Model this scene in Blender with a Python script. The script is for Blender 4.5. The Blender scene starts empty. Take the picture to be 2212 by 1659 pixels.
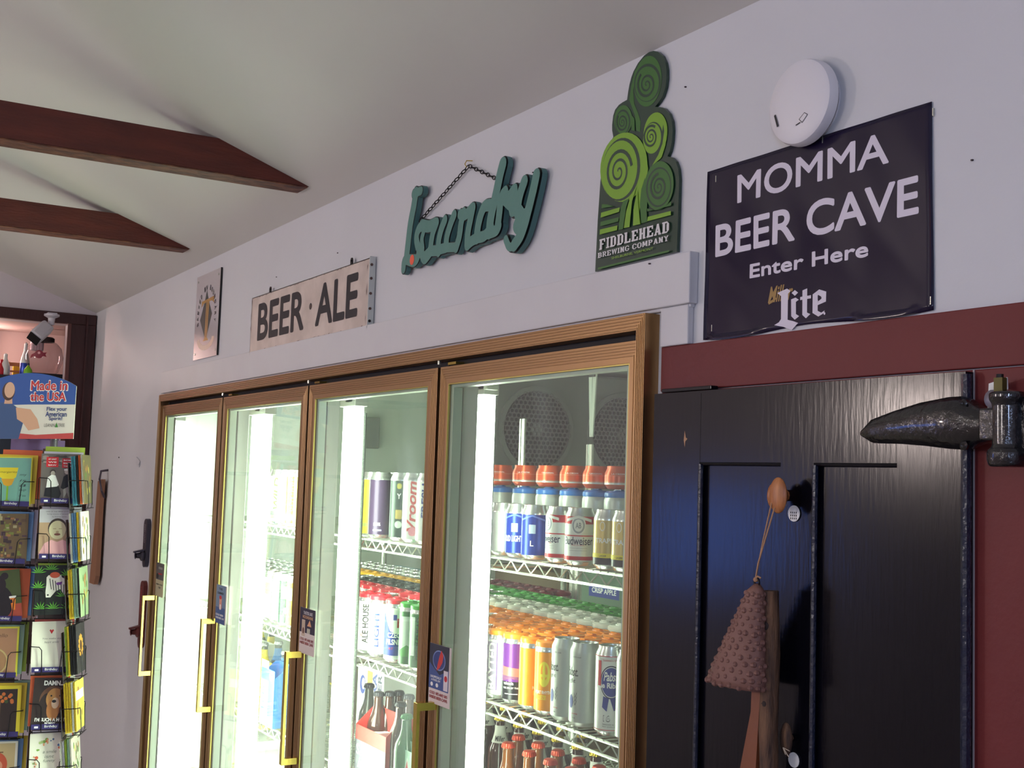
import bpy, bmesh, math, random
from mathutils import Vector, Matrix
from mathutils.geometry import tessellate_polygon
random.seed(7)
PI = math.pi
SC = bpy.context.scene
COL = SC.collection

# ------------------------------------------------------------------ camera
CF, CYAW, CPIT, CROL = 2600.0, -1.03388963, .0801424254, .0323125195
CPOS = Vector((0, -1.2, 1.72))
_fw = Vector((math.sin(CYAW)*math.cos(CPIT), math.cos(CYAW)*math.cos(CPIT), math.sin(CPIT)))
_r = Vector((math.cos(CYAW), -math.sin(CYAW), 0)); _u = _r.cross(_fw)
CR = _r*math.cos(CROL) + _u*math.sin(CROL)
CU = -_r*math.sin(CROL) + _u*math.cos(CROL)
cam = bpy.data.cameras.new('camera'); camo = bpy.data.objects.new('camera', cam); COL.objects.link(camo)
cam.sensor_width = 36; cam.lens = 36*CF/2212; cam.clip_start = .05
camo.matrix_world = Matrix(((CR.x, CU.x, -_fw.x, CPOS.x), (CR.y, CU.y, -_fw.y, CPOS.y), (CR.z, CU.z, -_fw.z, CPOS.z), (0, 0, 0, 1)))
SC.camera = camo

def ray(x, y): return CR*((x-1106)/CF) - CU*((y-829.5)/CF) + _fw
def at(x, y, Y=None, X=None, D=None):
    d = ray(x, y)
    if D is not None: return CPOS + d*D
    if X is not None: return CPOS + d*((X-CPOS.x)/d.x)
    return CPOS + d*((Y-CPOS.y)/d.y)

# ------------------------------------------------------------------ world, exposure
SC.view_settings.view_transform = 'Standard'; SC.view_settings.look = 'None'
SC.view_settings.gamma = 1; SC.view_settings.use_curve_mapping = False
SC.view_settings.exposure = 0.0
W = bpy.data.worlds.new('world'); SC.world = W; W.use_nodes = True
W.node_tree.nodes['Background'].inputs[0].default_value = (.35, .4, .55, 1)
W.node_tree.nodes['Background'].inputs[1].default_value = .3
LAMP_W = 114.0      # added out-of-view globes, emission strength
TUBE = 24.0       # cooler tubes
WINDOW = 5.0      # daylight at the front window

# ------------------------------------------------------------------ materials
def lin(c):
    return tuple(((v/255)/12.92 if v/255 <= .04045 else ((v/255+.055)/1.055)**2.4) for v in c)
_M = {}
def mat(name, col, rough=.5, metal=0, emit=0, bump=0, bs=60, var=0, vs=8, stretch=(1, 1, 1), coat=0, alpha=1, col2=None, trans=0, spec=.5):
    if name in _M: return _M[name]
    m = bpy.data.materials.new(name); m.use_nodes = True; nt = m.node_tree; b = nt.nodes['Principled BSDF']
    c = lin(col)+(1,)
    b.inputs['Base Color'].default_value = c; b.inputs['Roughness'].default_value = rough; b.inputs['Metallic'].default_value = metal
    b.inputs['Coat Weight'].default_value = coat; b.inputs['Coat Roughness'].default_value = .08
    b.inputs['Transmission Weight'].default_value = trans; b.inputs['Specular IOR Level'].default_value = spec
    if emit:
        b.inputs['Emission Color'].default_value = c; b.inputs['Emission Strength'].default_value = emit
    if bump or var:
        tc = nt.nodes.new('ShaderNodeTexCoord'); mp = nt.nodes.new('ShaderNodeMapping'); mp.inputs['Scale'].default_value = stretch
        nt.links.new(tc.outputs['Object'], mp.inputs[0])
    if bump:
        n = nt.nodes.new('ShaderNodeTexNoise'); n.inputs['Scale'].default_value = bs; n.inputs['Detail'].default_value = 4
        nt.links.new(mp.outputs[0], n.inputs['Vector'])
        bp = nt.nodes.new('ShaderNodeBump'); bp.inputs['Strength'].default_value = bump; bp.inputs['Distance'].default_value = .004
        nt.links.new(n.outputs[0], bp.inputs['Height']); nt.links.new(bp.outputs[0], b.inputs['Normal'])
    if var:
        n2 = nt.nodes.new('ShaderNodeTexNoise'); n2.inputs['Scale'].default_value = vs; n2.inputs['Detail'].default_value = 5
        nt.links.new(mp.outputs[0], n2.inputs['Vector'])
        rp = nt.nodes.new('ShaderNodeValToRGB'); rp.color_ramp.elements[0].position = .5-var; rp.color_ramp.elements[1].position = .5+var
        rp.color_ramp.elements[0].color = (lin(col2)+(1,)) if col2 else tuple(v*.75 for v in c[:3])+(1,)
        rp.color_ramp.elements[1].color = c
        nt.links.new(n2.outputs[0], rp.inputs[0]); nt.links.new(rp.outputs[0], b.inputs['Base Color'])
    _M[name] = m; return m
def ink(col, rough=.5): return mat('ink_%02x%02x%02x_%d' % (*col, int(rough*10)), col, rough)
def glass_mat(name, tint, refl=.07, rough=.02, haze=0.0):
    m = bpy.data.materials.new(name); m.use_nodes = True; nt = m.node_tree; nt.nodes.clear()
    out = nt.nodes.new('ShaderNodeOutputMaterial'); tr = nt.nodes.new('ShaderNodeBsdfTransparent'); gl = nt.nodes.new('ShaderNodeBsdfGlossy')
    tr.inputs[0].default_value = tint+(1,); gl.inputs['Roughness'].default_value = rough
    fr = nt.nodes.new('ShaderNodeFresnel'); fr.inputs[0].default_value = 1.45
    ge = nt.nodes.new('ShaderNodeNewGeometry'); ir = nt.nodes.new('ShaderNodeMapRange'); ir.inputs[3].default_value = 1.45; ir.inputs[4].default_value = 1/1.45
    nt.links.new(ge.outputs['Backfacing'], ir.inputs[0]); nt.links.new(ir.outputs[0], fr.inputs[0])
    mx = nt.nodes.new('ShaderNodeMixShader'); nt.links.new(fr.outputs[0], mx.inputs[0])
    nt.links.new(tr.outputs[0], mx.inputs[1]); nt.links.new(gl.outputs[0], mx.inputs[2])
    last = mx
    if haze:
        df = nt.nodes.new('ShaderNodeBsdfTranslucent'); df.inputs[0].default_value = (.8, .85, .9, 1)
        df2 = nt.nodes.new('ShaderNodeBsdfDiffuse'); df2.inputs[0].default_value = (.7, .75, .8, 1)
        m0 = nt.nodes.new('ShaderNodeMixShader'); nt.links.new(df.outputs[0], m0.inputs[1]); nt.links.new(df2.outputs[0], m0.inputs[2])
        tc = nt.nodes.new('ShaderNodeTexCoord'); mp = nt.nodes.new('ShaderNodeMapping'); mp.inputs['Scale'].default_value = (6, 6, 2)
        n = nt.nodes.new('ShaderNodeTexNoise'); n.inputs['Scale'].default_value = 1.2; n.inputs['Detail'].default_value = 8
        nt.links.new(tc.outputs['Object'], mp.inputs[0]); nt.links.new(mp.outputs[0], n.inputs['Vector'])
        mr = nt.nodes.new('ShaderNodeMapRange'); mr.inputs[1].default_value = .5; mr.inputs[2].default_value = .8; mr.inputs[3].default_value = haze*.25; mr.inputs[4].default_value = haze
        nt.links.new(n.outputs[0], mr.inputs[0])
        m2 = nt.nodes.new('ShaderNodeMixShader'); nt.links.new(mr.outputs[0], m2.inputs[0]); nt.links.new(mx.outputs[0], m2.inputs[1]); nt.links.new(m0.outputs[0], m2.inputs[2])
        last = m2
    nt.links.new(last.outputs[0], out.inputs[0]); _M[name] = m; return m

WALLM = mat('plaster_white', (210, 212, 215), .55, bump=.2, bs=35, var=.35, vs=2.5, col2=(202, 203, 207))
CEILM = mat('ceiling_paint', (216, 213, 209), .7, bump=.12, bs=25, var=.4, vs=1.5, col2=(209, 208, 202))
BACKM = mat('back_wall_paint', (200, 192, 196), .7, bump=.1)
TRIMM = mat('trim_paint', (211, 211, 213), .5, bump=.15, bs=30, var=.3, vs=6, col2=(203, 202, 205))
FLOORM = mat('floor_wood', (158, 148, 142), .45, bump=.2, bs=20, var=.3, vs=5, stretch=(1, 8, 1))
MAROON = mat('maroon_paint', (112, 42, 42), .5, bump=.2, bs=50, var=.3, vs=5, col2=(102, 36, 37), spec=.3)
BEAMM = mat('beam_stain', (104, 42, 26), .55, bump=.5, bs=30, var=.3, vs=6, stretch=(6, 1, 6), col2=(70, 26, 18))
BEAMB = mat('beam_underside', (122, 72, 50), .6, bump=.8, bs=60, var=.12, vs=22, stretch=(2, 1, 2), col2=(80, 36, 24))
BROWNM = mat('dark_brown_stain', (58, 24, 22), .45, bump=.3, bs=20, stretch=(4, 4, 1))
GOLD = mat('gold_anodised', (172, 138, 98), .38, 1)
GOLDH = mat('brass_handle', (206, 180, 92), .2, 1)
BLACK = mat('black_rubber', (14, 11, 12), .6)
MULL = mat('mullion_grey', (196, 198, 192), .35, .3, bump=.1, bs=8, stretch=(3, 3, .5))
SPACER = mat('glass_spacer', (196, 205, 190), .4)
CHROME = mat('shelf_chrome', (205, 208, 196), .25, .75)
COOLW = mat('cooler_panel', (196, 202, 192), .45, bump=.1, bs=12, var=.3, vs=3, col2=(182, 188, 180))
COOLD = mat('evaporator_metal', (112, 114, 112), .4, .2, bump=.1)
MESHD = mat('fan_guard', (92, 92, 90), .5, .2)
DARK = mat('dark_recess', (10, 10, 11), .8)
TUBEM = mat('tube_light', (242, 255, 236), .5, emit=TUBE)
NAVY = mat('navy_gloss_paint', (9, 9, 17), .17, bump=.05, bs=18, stretch=(8, 8, 1), spec=.25)
NAVYLIT = mat('navy_edge_bluelit', (20, 30, 52), .22, bump=.5, bs=90, coat=.3)  # door navy lifted to a blue-lit tone for edges and mouldings
IRON = mat('painted_cast_iron', (14, 13, 17), .2, bump=1.0, bs=70, coat=.5)
SILVER = mat('can_aluminium', (205, 207, 203), .25, .85)
DOORG = glass_mat('cooler_glass', (.93, .97, .94), haze=.12)  # haze mixed in for the milky glow around the cooler tubes
BOWLG = glass_mat('clear_plastic', (.80, .76, .78), rough=.05, haze=.12)

# ------------------------------------------------------------------ mesh builder
class MB:
    def __init__(s): s.v = []; s.f = []; s.m = []; s.mats = []
    def mi(s, m):
        if m not in s.mats: s.mats.append(m)
        return s.mats.index(m)
    def add(s, vs, fs, m):
        o = len(s.v); s.v += [Vector(p) for p in vs]; i = s.mi(m)
        for f in fs: s.f.append([o+k for k in f]); s.m.append(i)
    def box(s, x0, x1, y0, y1, z0, z1, m):
        s.add([(x0, y0, z0), (x1, y0, z0), (x1, y1, z0), (x0, y1, z0), (x0, y0, z1), (x1, y0, z1), (x1, y1, z1), (x0, y1, z1)],
              [(3, 2, 1, 0), (4, 5, 6, 7), (0, 1, 5, 4), (1, 2, 6, 5), (2, 3, 7, 6), (3, 0, 4, 7)], m)
    def obox(s, c, U, V, N, m):      # oriented box: centre, half vectors
        c, U, V, N = map(Vector, (c, U, V, N))
        P = [c+a*U+b*V+d*N for d in (-1, 1) for b in (-1, 1) for a in (-1, 1)]
        s.add(P, [(0, 2, 3, 1), (4, 5, 7, 6), (0, 1, 5, 4), (1, 3, 7, 5), (3, 2, 6, 7), (2, 0, 4, 6)], m)
    def prism(s, pts, depth, m, side=None):   # pts: 3-D planar polygon, depth: vector added to the back
        pts = [Vector(p) for p in pts]; n = len(pts); d = Vector(depth)
        tris = tessellate_polygon([pts]); tris = [tuple(t) for t in tris]
        nrm = sum((pts[i].cross(pts[(i+1) % n]) for i in range(n)), Vector())
        s.add(pts, [t if _tn(pts, t).dot(-d) > 0 else t[::-1] for t in tris], m)
        s.add([p+d for p in pts], [t if _tn(pts, t).dot(d) > 0 else t[::-1] for t in tris], m)
        flip = nrm.dot(d) > 0
        q = [(i, (i+1) % n, n+(i+1) % n, n+i) for i in range(n)]
        s.add(pts+[p+d for p in pts], [t[::-1] if flip else t for t in q], side or m)
    def tube(s, pts, r, m, seg=6, closed=False):
        pts = [Vector(p) for p in pts]; n = len(pts); V = []; up = Vector((0, 0, 1))
        for i, p in enumerate(pts):
            if closed: t = pts[(i+1) % n]-pts[i-1]
            else: t = pts[min(i+1, n-1)]-pts[max(i-1, 0)]
            t.normalize(); a = t.cross(up)
            if a.length < .05: a = t.cross(Vector((1, 0, 0)))
            a.normalize(); b = a.cross(t); rr = r[i] if isinstance(r, (list, tuple)) else r
            V += [p+(a*math.cos(2*PI*k/seg)+b*math.sin(2*PI*k/seg))*rr for k in range(seg)]
        F = []
        for i in range(n if closed else n-1):
            j = (i+1) % n
            F += [(i*seg+k, i*seg+(k+1) % seg, j*seg+(k+1) % seg, j*seg+k) for k in range(seg)]
        if not closed: F += [tuple(range(seg))[::-1], tuple((n-1)*seg+k for k in range(seg))]
        s.add(V, F, m)
    def lathe(s, prof, m, c=(0, 0, 0), seg=24, A=(1, 0, 0), B=(0, 1, 0), Z=(0, 0, 1), wob=None):
        c, A, B, Z = map(Vector, (c, A, B, Z)); V = []; F = {}
        for i, p in enumerate(prof):
            for k in range(seg):
                a = 2*PI*k/seg; r = p[0]*(wob(i, k) if wob else 1)
                V.append(c+A*(r*math.cos(a))+B*(r*math.sin(a))+Z*p[1])
        for i in range(len(prof)-1):
            mm = prof[i+1][2] if len(prof[i+1]) > 2 else m
            F.setdefault(mm.name, (mm, []))[1].extend([(i*seg+k, i*seg+(k+1) % seg, (i+1)*seg+(k+1) % seg, (i+1)*seg+k) for k in range(seg)])
        for mm, fs in F.values():
            o = len(s.v) if False else None
        o = len(s.v); s.v += V
        for mm, fs in F.values():
            i = s.mi(mm)
            for f in fs: s.f.append([o+k for k in f]); s.m.append(i)
    def sphere(s, c, r, m, seg=12, rings=8, sc=(1, 1, 1)):
        s.lathe([(max(1e-4, math.sin(PI*i/rings))*r, -math.cos(PI*i/rings)*r) for i in range(rings+1)], m, c, seg, (sc[0], 0, 0), (0, sc[1], 0), (0, 0, sc[2]))
    def loop(s, x0, x1, z0, z1, w, y0, y1, m, wt=None):   # mitred rectangular ring on plane y
        wt = wt or w
        O = [(x0, z0), (x1, z0), (x1, z1), (x0, z1)]; I = [(x0+w, z0+wt), (x1-w, z0+wt), (x1-w, z1-wt), (x0+w, z1-wt)]
        V = [(a, y0, b) for a, b in O]+[(a, y0, b) for a, b in I]+[(a, y1, b) for a, b in O]+[(a, y1, b) for a, b in I]
        F = []
        for i in range(4):
            j = (i+1) % 4
            F += [(i, j, 4+j, 4+i), (8+j, 8+i, 12+i, 12+j), (j, i, 8+i, 8+j), (4+i, 4+j, 12+j, 12+i)]
        s.add(V, F, m)
    def build(s, name, parent=None, loc=(0, 0, 0), smooth=True, bevel=0):
        me = bpy.data.meshes.new(name); L = Vector(loc)
        me.from_pydata([tuple(p-L) for p in s.v], [], s.f)
        for m in s.mats: me.materials.append(m)
        me.polygons.foreach_set('material_index', s.m)
        if smooth:
            me.polygons.foreach_set('use_smooth', [True]*len(s.f)); me.set_sharp_from_angle(angle=.6)
        me.update()
        o = bpy.data.objects.new(name, me); COL.objects.link(o)
        if parent: o.parent = parent
        else: o.location = L
        if bevel:
            md = o.modifiers.new('bevel', 'BEVEL'); md.width = bevel; md.segments = 2; md.limit_method = 'ANGLE'
        return o
def _tn(p, t): return (p[t[1]]-p[t[0]]).cross(p[t[2]]-p[t[0]])

def tag(o, label, cat, group=None, kind=None):
    if label: o['label'] = label
    if cat: o['category'] = cat
    if group: o['group'] = group
    if kind: o['kind'] = kind
    return o
def thing(name, label, cat, loc=(0, 0, 0), group=None):
    o = bpy.data.objects.new(name, None); COL.objects.link(o); o.location = loc; o.empty_display_size = .05
    return tag(o, label, cat, group)
def struct(o): o['kind'] = 'structure'; return o
def copy_tree(o, parent=None):
    c = o.copy(); COL.objects.link(c); c.parent = parent
    for ch in o.children: copy_tree(ch, c)
    return c

# ------------------------------------------------------------------ flat artwork (lettering, printed shapes)
_TX = {}
def text2d(s, bold=0.0, shear=0.0):
    k = (s, bold, shear)
    if k in _TX: return _TX[k]
    cu = bpy.data.curves.new('lettering', 'FONT'); cu.body = s; cu.offset = bold; cu.shear = shear; cu.resolution_u = 6; cu.space_line = .9
    ob = bpy.data.objects.new('lettering', cu); me = bpy.data.meshes.new_from_object(ob)
    vs = [(v.co.x, v.co.y) for v in me.vertices]; fs = [tuple(p.vertices) for p in me.polygons]
    bpy.data.objects.remove(ob); bpy.data.meshes.remove(me); bpy.data.curves.remove(cu)
    xs = [v[0] for v in vs]; ys = [v[1] for v in vs]; x0, x1, y0, y1 = min(xs), max(xs), min(ys), max(ys)
    _TX[k] = ([((a-x0)/(x1-x0), (b-y0)/(y1-y0)) for a, b in vs], fs); return _TX[k]
class Art:
    """2-D shapes in (u, v) metres; layers are stacked by .0002 m."""
    def __init__(s, d0=.0003): s.L = []; s.d = d0
    def _p(s, vs, fs, m, up=True):
        s.L.append((vs, fs, m, s.d)); s.d += .00003 if up else .000006
    def poly(s, pts, m, up=True):
        P = [Vector((a, b, 0)) for a, b in pts]
        tr = [tuple(t) for t in tessellate_polygon([P])]
        tr = [t if _tn(P, t).z > 0 else t[::-1] for t in tr]
        s._p([tuple(p) for p in pts], tr, m, up)
    def rect(s, x0, x1, y0, y1, m, up=True): s.poly([(x0, y0), (x1, y0), (x1, y1), (x0, y1)], m, up)
    def ell(s, cx, cy, rx, ry, m, n=24, rot=0, up=True):
        s.poly([(cx+rx*math.cos(a)*math.cos(rot)-ry*math.sin(a)*math.sin(rot), cy+rx*math.cos(a)*math.sin(rot)+ry*math.sin(a)*math.cos(rot)) for a in [2*PI*k/n for k in range(n)]], m, up)
    def stroke(s, pts, w, m, up=True):
        for i in range(len(pts)-1):
            a, b = Vector(pts[i]), Vector(pts[i+1]); ww = w[i] if isinstance(w, list) else w
            d = b-a
            if d.length < 1e-9: continue
            d.normalize(); n = Vector((-d.y, d.x))*ww/2; e = d*ww*.2
            s.poly([tuple(a-e-n), tuple(b+e-n), tuple(b+e+n), tuple(a-e+n)], m, False)
        if up: s.d += .00003
    def btext(s, t, x0, x1, y0, y1, m, th, bold=.0):
        for a, b in ((0, 0), (-1, 0), (1, 0), (0, 1), (0, -1), (.7, .7), (-.7, .7), (.7, -.7), (-.7, -.7)):
            s.text(t, x0+th+a*th, x1-th+a*th, y0+th+b*th, y1-th+b*th, m, bold); s.d -= .00002
    def text(s, t, x0, x1, y0, y1, m, bold=.015, shear=0, rot=False):
        vs, fs = text2d(t, bold, shear)
        if rot: q = [(x1-(x1-x0)*b, y0+(y1-y0)*a) for a, b in vs]      # reads upwards
        else: q = [(x0+(x1-x0)*a, y0+(y1-y0)*b) for a, b in vs]
        s._p(q, fs, m)
    def xf(s, f):
        for i, (vs, fs, m, d) in enumerate(s.L): s.L[i] = ([f(*v) for v in vs], fs, m, d)
        return s
    def into(s, mb, fn, cut=None):
        for vs, fs, m, d in s.L:
            if cut:
                bm = bmesh.new(); B = [bm.verts.new((a, b, 0)) for a, b in vs]
                for f in fs:
                    try: bm.faces.new([B[k] for k in f])
                    except ValueError: pass
                xs = [a for a, b in vs]; g = math.floor(min(xs)/cut)*cut+cut
                while g < max(xs):
                    bmesh.ops.bisect_plane(bm, geom=bm.verts[:]+bm.edges[:]+bm.faces[:], plane_co=(g, 0, 0), plane_no=(1, 0, 0)); g += cut
                bm.verts.index_update(); bm.verts.ensure_lookup_table()
                mb.add([fn(v.co.x, v.co.y, d) for v in bm.verts], [[v.index for v in f.verts] for f in bm.faces], m); bm.free()
            else: mb.add([fn(a, b, d) for a, b in vs], fs, m)
def plane_fn(o, U, V, N):
    o, U, V, N = map(Vector, (o, U, V, N)); return lambda u, v, d: o+U*u+V*v+N*d
def wall_fn(Y): return lambda u, v, d: Vector((u, Y-d, v))
def cyl_fn(r, a0, z0=0): return lambda u, v, d: Vector(((r+d)*math.cos(a0+u/r), (r+d)*math.sin(a0+u/r), z0+v))
def art_obj(art, fn, name, parent, loc=(0, 0, 0), cut=None, label=None):
    mb = MB(); art.into(mb, fn, cut); o = mb.build(name, parent, loc, smooth=False)
    if label: o['label'] = label
    return o
def wp(px, py, Y=0):
    p = at(px, py, Y); return (p.x, p.z)
def wbox(bl, tr, Y):     # wall rectangle from its lower left and upper right picture corners
    a, b = wp(*bl, Y), wp(*tr, Y); return a[0], b[0], a[1], b[1]

# ================================================================== the setting
FX0, FX1, FZ1 = -4.548, -1.552, 1.998        # cooler front frame, outer edges
CEZ, SLOPE = 2.45, .351
mb = MB(); mb.box(-6.2, 3.1, -6.1, 0.0, -.05, 0, FLOORM); struct(mb.build('floor', smooth=False))
mb = MB()
mb.box(-6.0, FX0+.012, 0, .03, 0, 2.6, WALLM); mb.box(FX1-.012, 3.1, 0, .12, 0, 2.6, WALLM)
mb.box(FX0+.012, FX1-.012, 0, .12, FZ1-.012, 2.6, WALLM); mb.box(FX0+.012, FX1-.012, 0, .12, 0, .12, WALLM)
struct(mb.build('wall_right', smooth=False))
mb = MB()       # sloping ceiling, ridge at y=-3
mb.prism([(-6.2, .1, CEZ-SLOPE*.1), (3.1, .1, CEZ-SLOPE*.1), (3.1, -3, CEZ+SLOPE*3), (-6.2, -3, CEZ+SLOPE*3)], (0, 0, .06), CEILM)
mb.prism([(-6.2, -3, CEZ+SLOPE*3), (3.1, -3, CEZ+SLOPE*3), (3.1, -6.1, CEZ-SLOPE*.1), (-6.2, -6.1, CEZ-SLOPE*.1)], (0, 0, .06), CEILM)
struct(mb.build('ceiling', smooth=False))
BX = -5.9
OY0, OY1, OZ0, OZ1 = -1.9, -.12, .95, 2.385   # opening of the niche built for the mirror
mb = MB()
WY0, WY1, WZ0, WZ1 = -4.5, -3.35, 1.12, 1.72
mb.box(BX-.08, BX, -6.1, WY0, 0, 3.6, BACKM); mb.box(BX-.08, BX, WY1, OY0, 0, 3.6, BACKM); mb.box(BX-.08, BX, WY0, WY1, 0, WZ0, BACKM); mb.box(BX-.08, BX, WY0, WY1, WZ1, 3.6, BACKM); mb.box(BX-.08, BX, OY1, 0, 0, 2.6, BACKM)
mb.box(BX-.08, BX, OY0, OY1, 0, OZ0, BACKM); mb.box(BX-.08, BX, OY0, OY1, OZ1, 3.5, BACKM)
struct(mb.build('wall_back', smooth=False))
mb = MB(); mb.box(3.0, 3.1, -6.1, 0, 0, 3.6, BACKM); struct(mb.build('wall_front', smooth=False))
mb = MB(); mb.box(-6.0, 3.1, -6.1, -6.0, 0, 2.6, BACKM); struct(mb.build('wall_left', smooth=False))
wn = MB()
wn.box(BX-.06, BX-.045, WY0, WY1, WZ0, WZ1, mat('daylight_pane', (110, 150, 255), .5, emit=WINDOW))
for a0, a1, b0, b1 in ((WY0-.05, WY0, WZ0-.05, WZ1+.05), (WY1, WY1+.05, WZ0-.05, WZ1+.05), (WY0, WY1, WZ0-.05, WZ0), (WY0, WY1, WZ1, WZ1+.05), ((WY0+WY1)/2-.015, (WY0+WY1)/2+.015, WZ0, WZ1)): wn.box(BX-.02, BX+.02, a0, a1, b0, b1, TRIMM)
struct(wn.build('window_1', smooth=False))
# white boards over the cooler
mb = MB()
mb.box(FX0, -1.462, -.010, 0, FZ1+.002, 2.02, TRIMM)
mb.box(-4.58, -1.456, -.018, 0, 2.005, 2.087, TRIMM)
mb.box(-1.535, -1.465, -.012, 0, 1.942, 2.005, TRIMM)
struct(mb.build('trim_1', smooth=False, bevel=.002))
mb = MB()
mb.box(-1.536, 1.2, -.008, 0, 1.87, 1.942, MAROON); mb.box(-1.536, 1.2, -.006, 0, 0, 1.8685, MAROON)
struct(mb.build('trim_2', smooth=False, bevel=.0015))
mb = MB(); mb.box(-5.9, FX0-.01, -.015, 0, 0, .12, TRIMM); struct(mb.build('baseboard_right', smooth=False))

# walk-in cooler shell
mb = MB(); mb.box(-4.93, -4.85, .03, 2.78, 0, 2.3, COOLW); struct(mb.build('wall_cooler_left', smooth=False))
mb = MB(); mb.box(-4.93, -1.3, 2.7, 2.78, 0, 2.3, COOLW); struct(mb.build('wall_cooler_back', smooth=False))
mb = MB(); mb.box(-1.38, -1.3, .12, 2.7, 0, 2.3, COOLW); struct(mb.build('wall_cooler_right', smooth=False))
mb = MB(); mb.box(-4.93, -1.3, .12, 2.78, 2.22, 2.3, COOLW); struct(mb.build('ceiling_cooler', smooth=False))
mb = MB(); mb.box(-4.93, -1.3, .12, 2.78, -.05, .02, COOLW); struct(mb.build('floor_cooler', smooth=False))

# ceiling tie beams
for bxx, lab in ((-2.97, 'dark red-brown wooden tie beam with a weathered underside, nearest the camera'), (-4.075, 'dark red-brown wooden tie beam, further from camera, nearer the framed mirror')):
    z1 = 2.563; z0 = 2.476; w = .075
    yt = -(z1-CEZ)/SLOPE; yb = -(z0-CEZ)/SLOPE
    t = thing('ceiling_beam', lab, 'beam', (bxx, -1, z0), 'exposed ceiling tie beams')
    mb = MB(); mb.prism([(bxx, -5.6, z0), (bxx, yb, z0), (bxx, yt, z1), (bxx, -5.6, z1)], (-w, 0, 0), BEAMM)
    mb.box(bxx-w, bxx, -5.6, yb-.004, z0-.004, z0, BEAMB)
    mb.build('timber', t, (bxx, -1, z0), smooth=False, bevel=.003)
    ck = Art()
    pts = [(0, 0)]
    for k in range(16): pts.append((pts[-1][0]+.09, random.uniform(-.006, .004)+(.0 if k else 0)))
    ck.stroke([(-2.4+p[0], z0+.05+p[1]-.00*p[0]) for p in pts], .0022, BLACK)
    art_obj(ck, lambda u, v, d: Vector((bxx+d, u, v)), 'crack', t, (bxx, -1, z0))

# added globes behind the camera, placed to light ceiling and walls
for i, (lx, ly, lc_, k_) in enumerate(((-4.3, -3.9, (255, 236, 228), 1.1), (-1.6, -4.5, (248, 240, 238), .8), (1.3, -2.6, (188, 210, 255), .8))):
    lz = 2.12; top = CEZ+SLOPE*min(-ly, 6+ly)
    t = thing('added_globe', ['added warm white globe nearest the far corner, out of view', 'added warm white globe in the middle of the shop, out of view', 'added cool white globe behind the viewer'][i], 'lamp', (lx, ly, lz), 'added globe lights')
    mb = MB(); mb.tube([(lx, ly, lz+.14), (lx, ly, top)], .006, TRIMM); mb.lathe([(.0001, top-.03), (.05, top-.03), (.05, top), (.0001, top)], TRIMM, (lx, ly, 0), 16); mb.build('stem', t, (lx, ly, lz))
    mb = MB(); mb.sphere((lx, ly, lz), .14, mat('globe_glow_%d' % i, lc_, .5, emit=LAMP_W*k_), 24, 16); mb.build('globe', t, (lx, ly, lz))
# bare warm bulb over the aisle
t = thing('pendant_bulb', 'bare warm bulb hanging on a cord behind the viewer', 'lamp', (-.35, -2.4, 2.55))
mb = MB(); mb.sphere((-.35, -2.4, 2.6), .035, mat('bulb_glow', (255, 150, 70), .5, emit=30)); mb.build('bulb', t, (-.35, -2.4, 2.55))
mb = MB(); mb.tube([(-.35, -2.4, 2.635), (-.35, -2.4, 3.28)], .004, BLACK); mb.build('cord', t, (-.35, -2.4, 2.55))

# ================================================================== cooler front
cooler = t = thing('drinks_cooler', 'four-door glass fronted drinks cooler with gold ribbed metal frames', 'cooler', ((FX0+FX1)/2, 0, .1))
L0 = ((FX0+FX1)/2, 0, .1)
mb = MB(); mb.loop(FX0, FX1, .1, FZ1, .023, -.03, .002, GOLD, .027)
for k in range(5): mb.loop(FX0+.002+k*.0044, FX1-.002-k*.0044, .102+k*.0052, FZ1-.002-k*.0052, .0022, -.0315, -.0295, GOLD)
mb.build('surround', t, L0, smooth=False, bevel=.0006)
mb = MB(); mb.loop(FX0+.02, FX1-.012, .12, FZ1-.024, .02, .004, .026, BLACK, .03); mb.build('inner_jamb', t, L0, smooth=False)
DX = [(-4.523, -3.803), (-3.790, -3.055), (-3.042, -2.297), (-2.283, -1.568)]
for a in range(3):
    xm = (DX[a][1]+DX[a+1][0])/2
    mb = MB(); mb.box(xm-.034, xm+.034, .022, .060, .14, 1.96, MULL); mb.box(xm-.006, xm+.006, .0, .022, .14, 1.972, BLACK); mb.build('mullion', t, L0, smooth=False, bevel=.003)
for xm in (-3.735, -3.0, -2.24): mb = MB(); mb.box(xm-.018, xm+.018, -.016, .01, 1.9605, 1.966, GOLDH); mb.build('hinge_clip', t, L0, smooth=False)
for xm in (-3.797, -3.049, -2.29, -1.575): mb = MB(); mb.tube([(xm, -.02, 1.963), (xm, -.02, 1.973)], .004, CHROME); mb.build('hinge_pin', t, L0)
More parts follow.
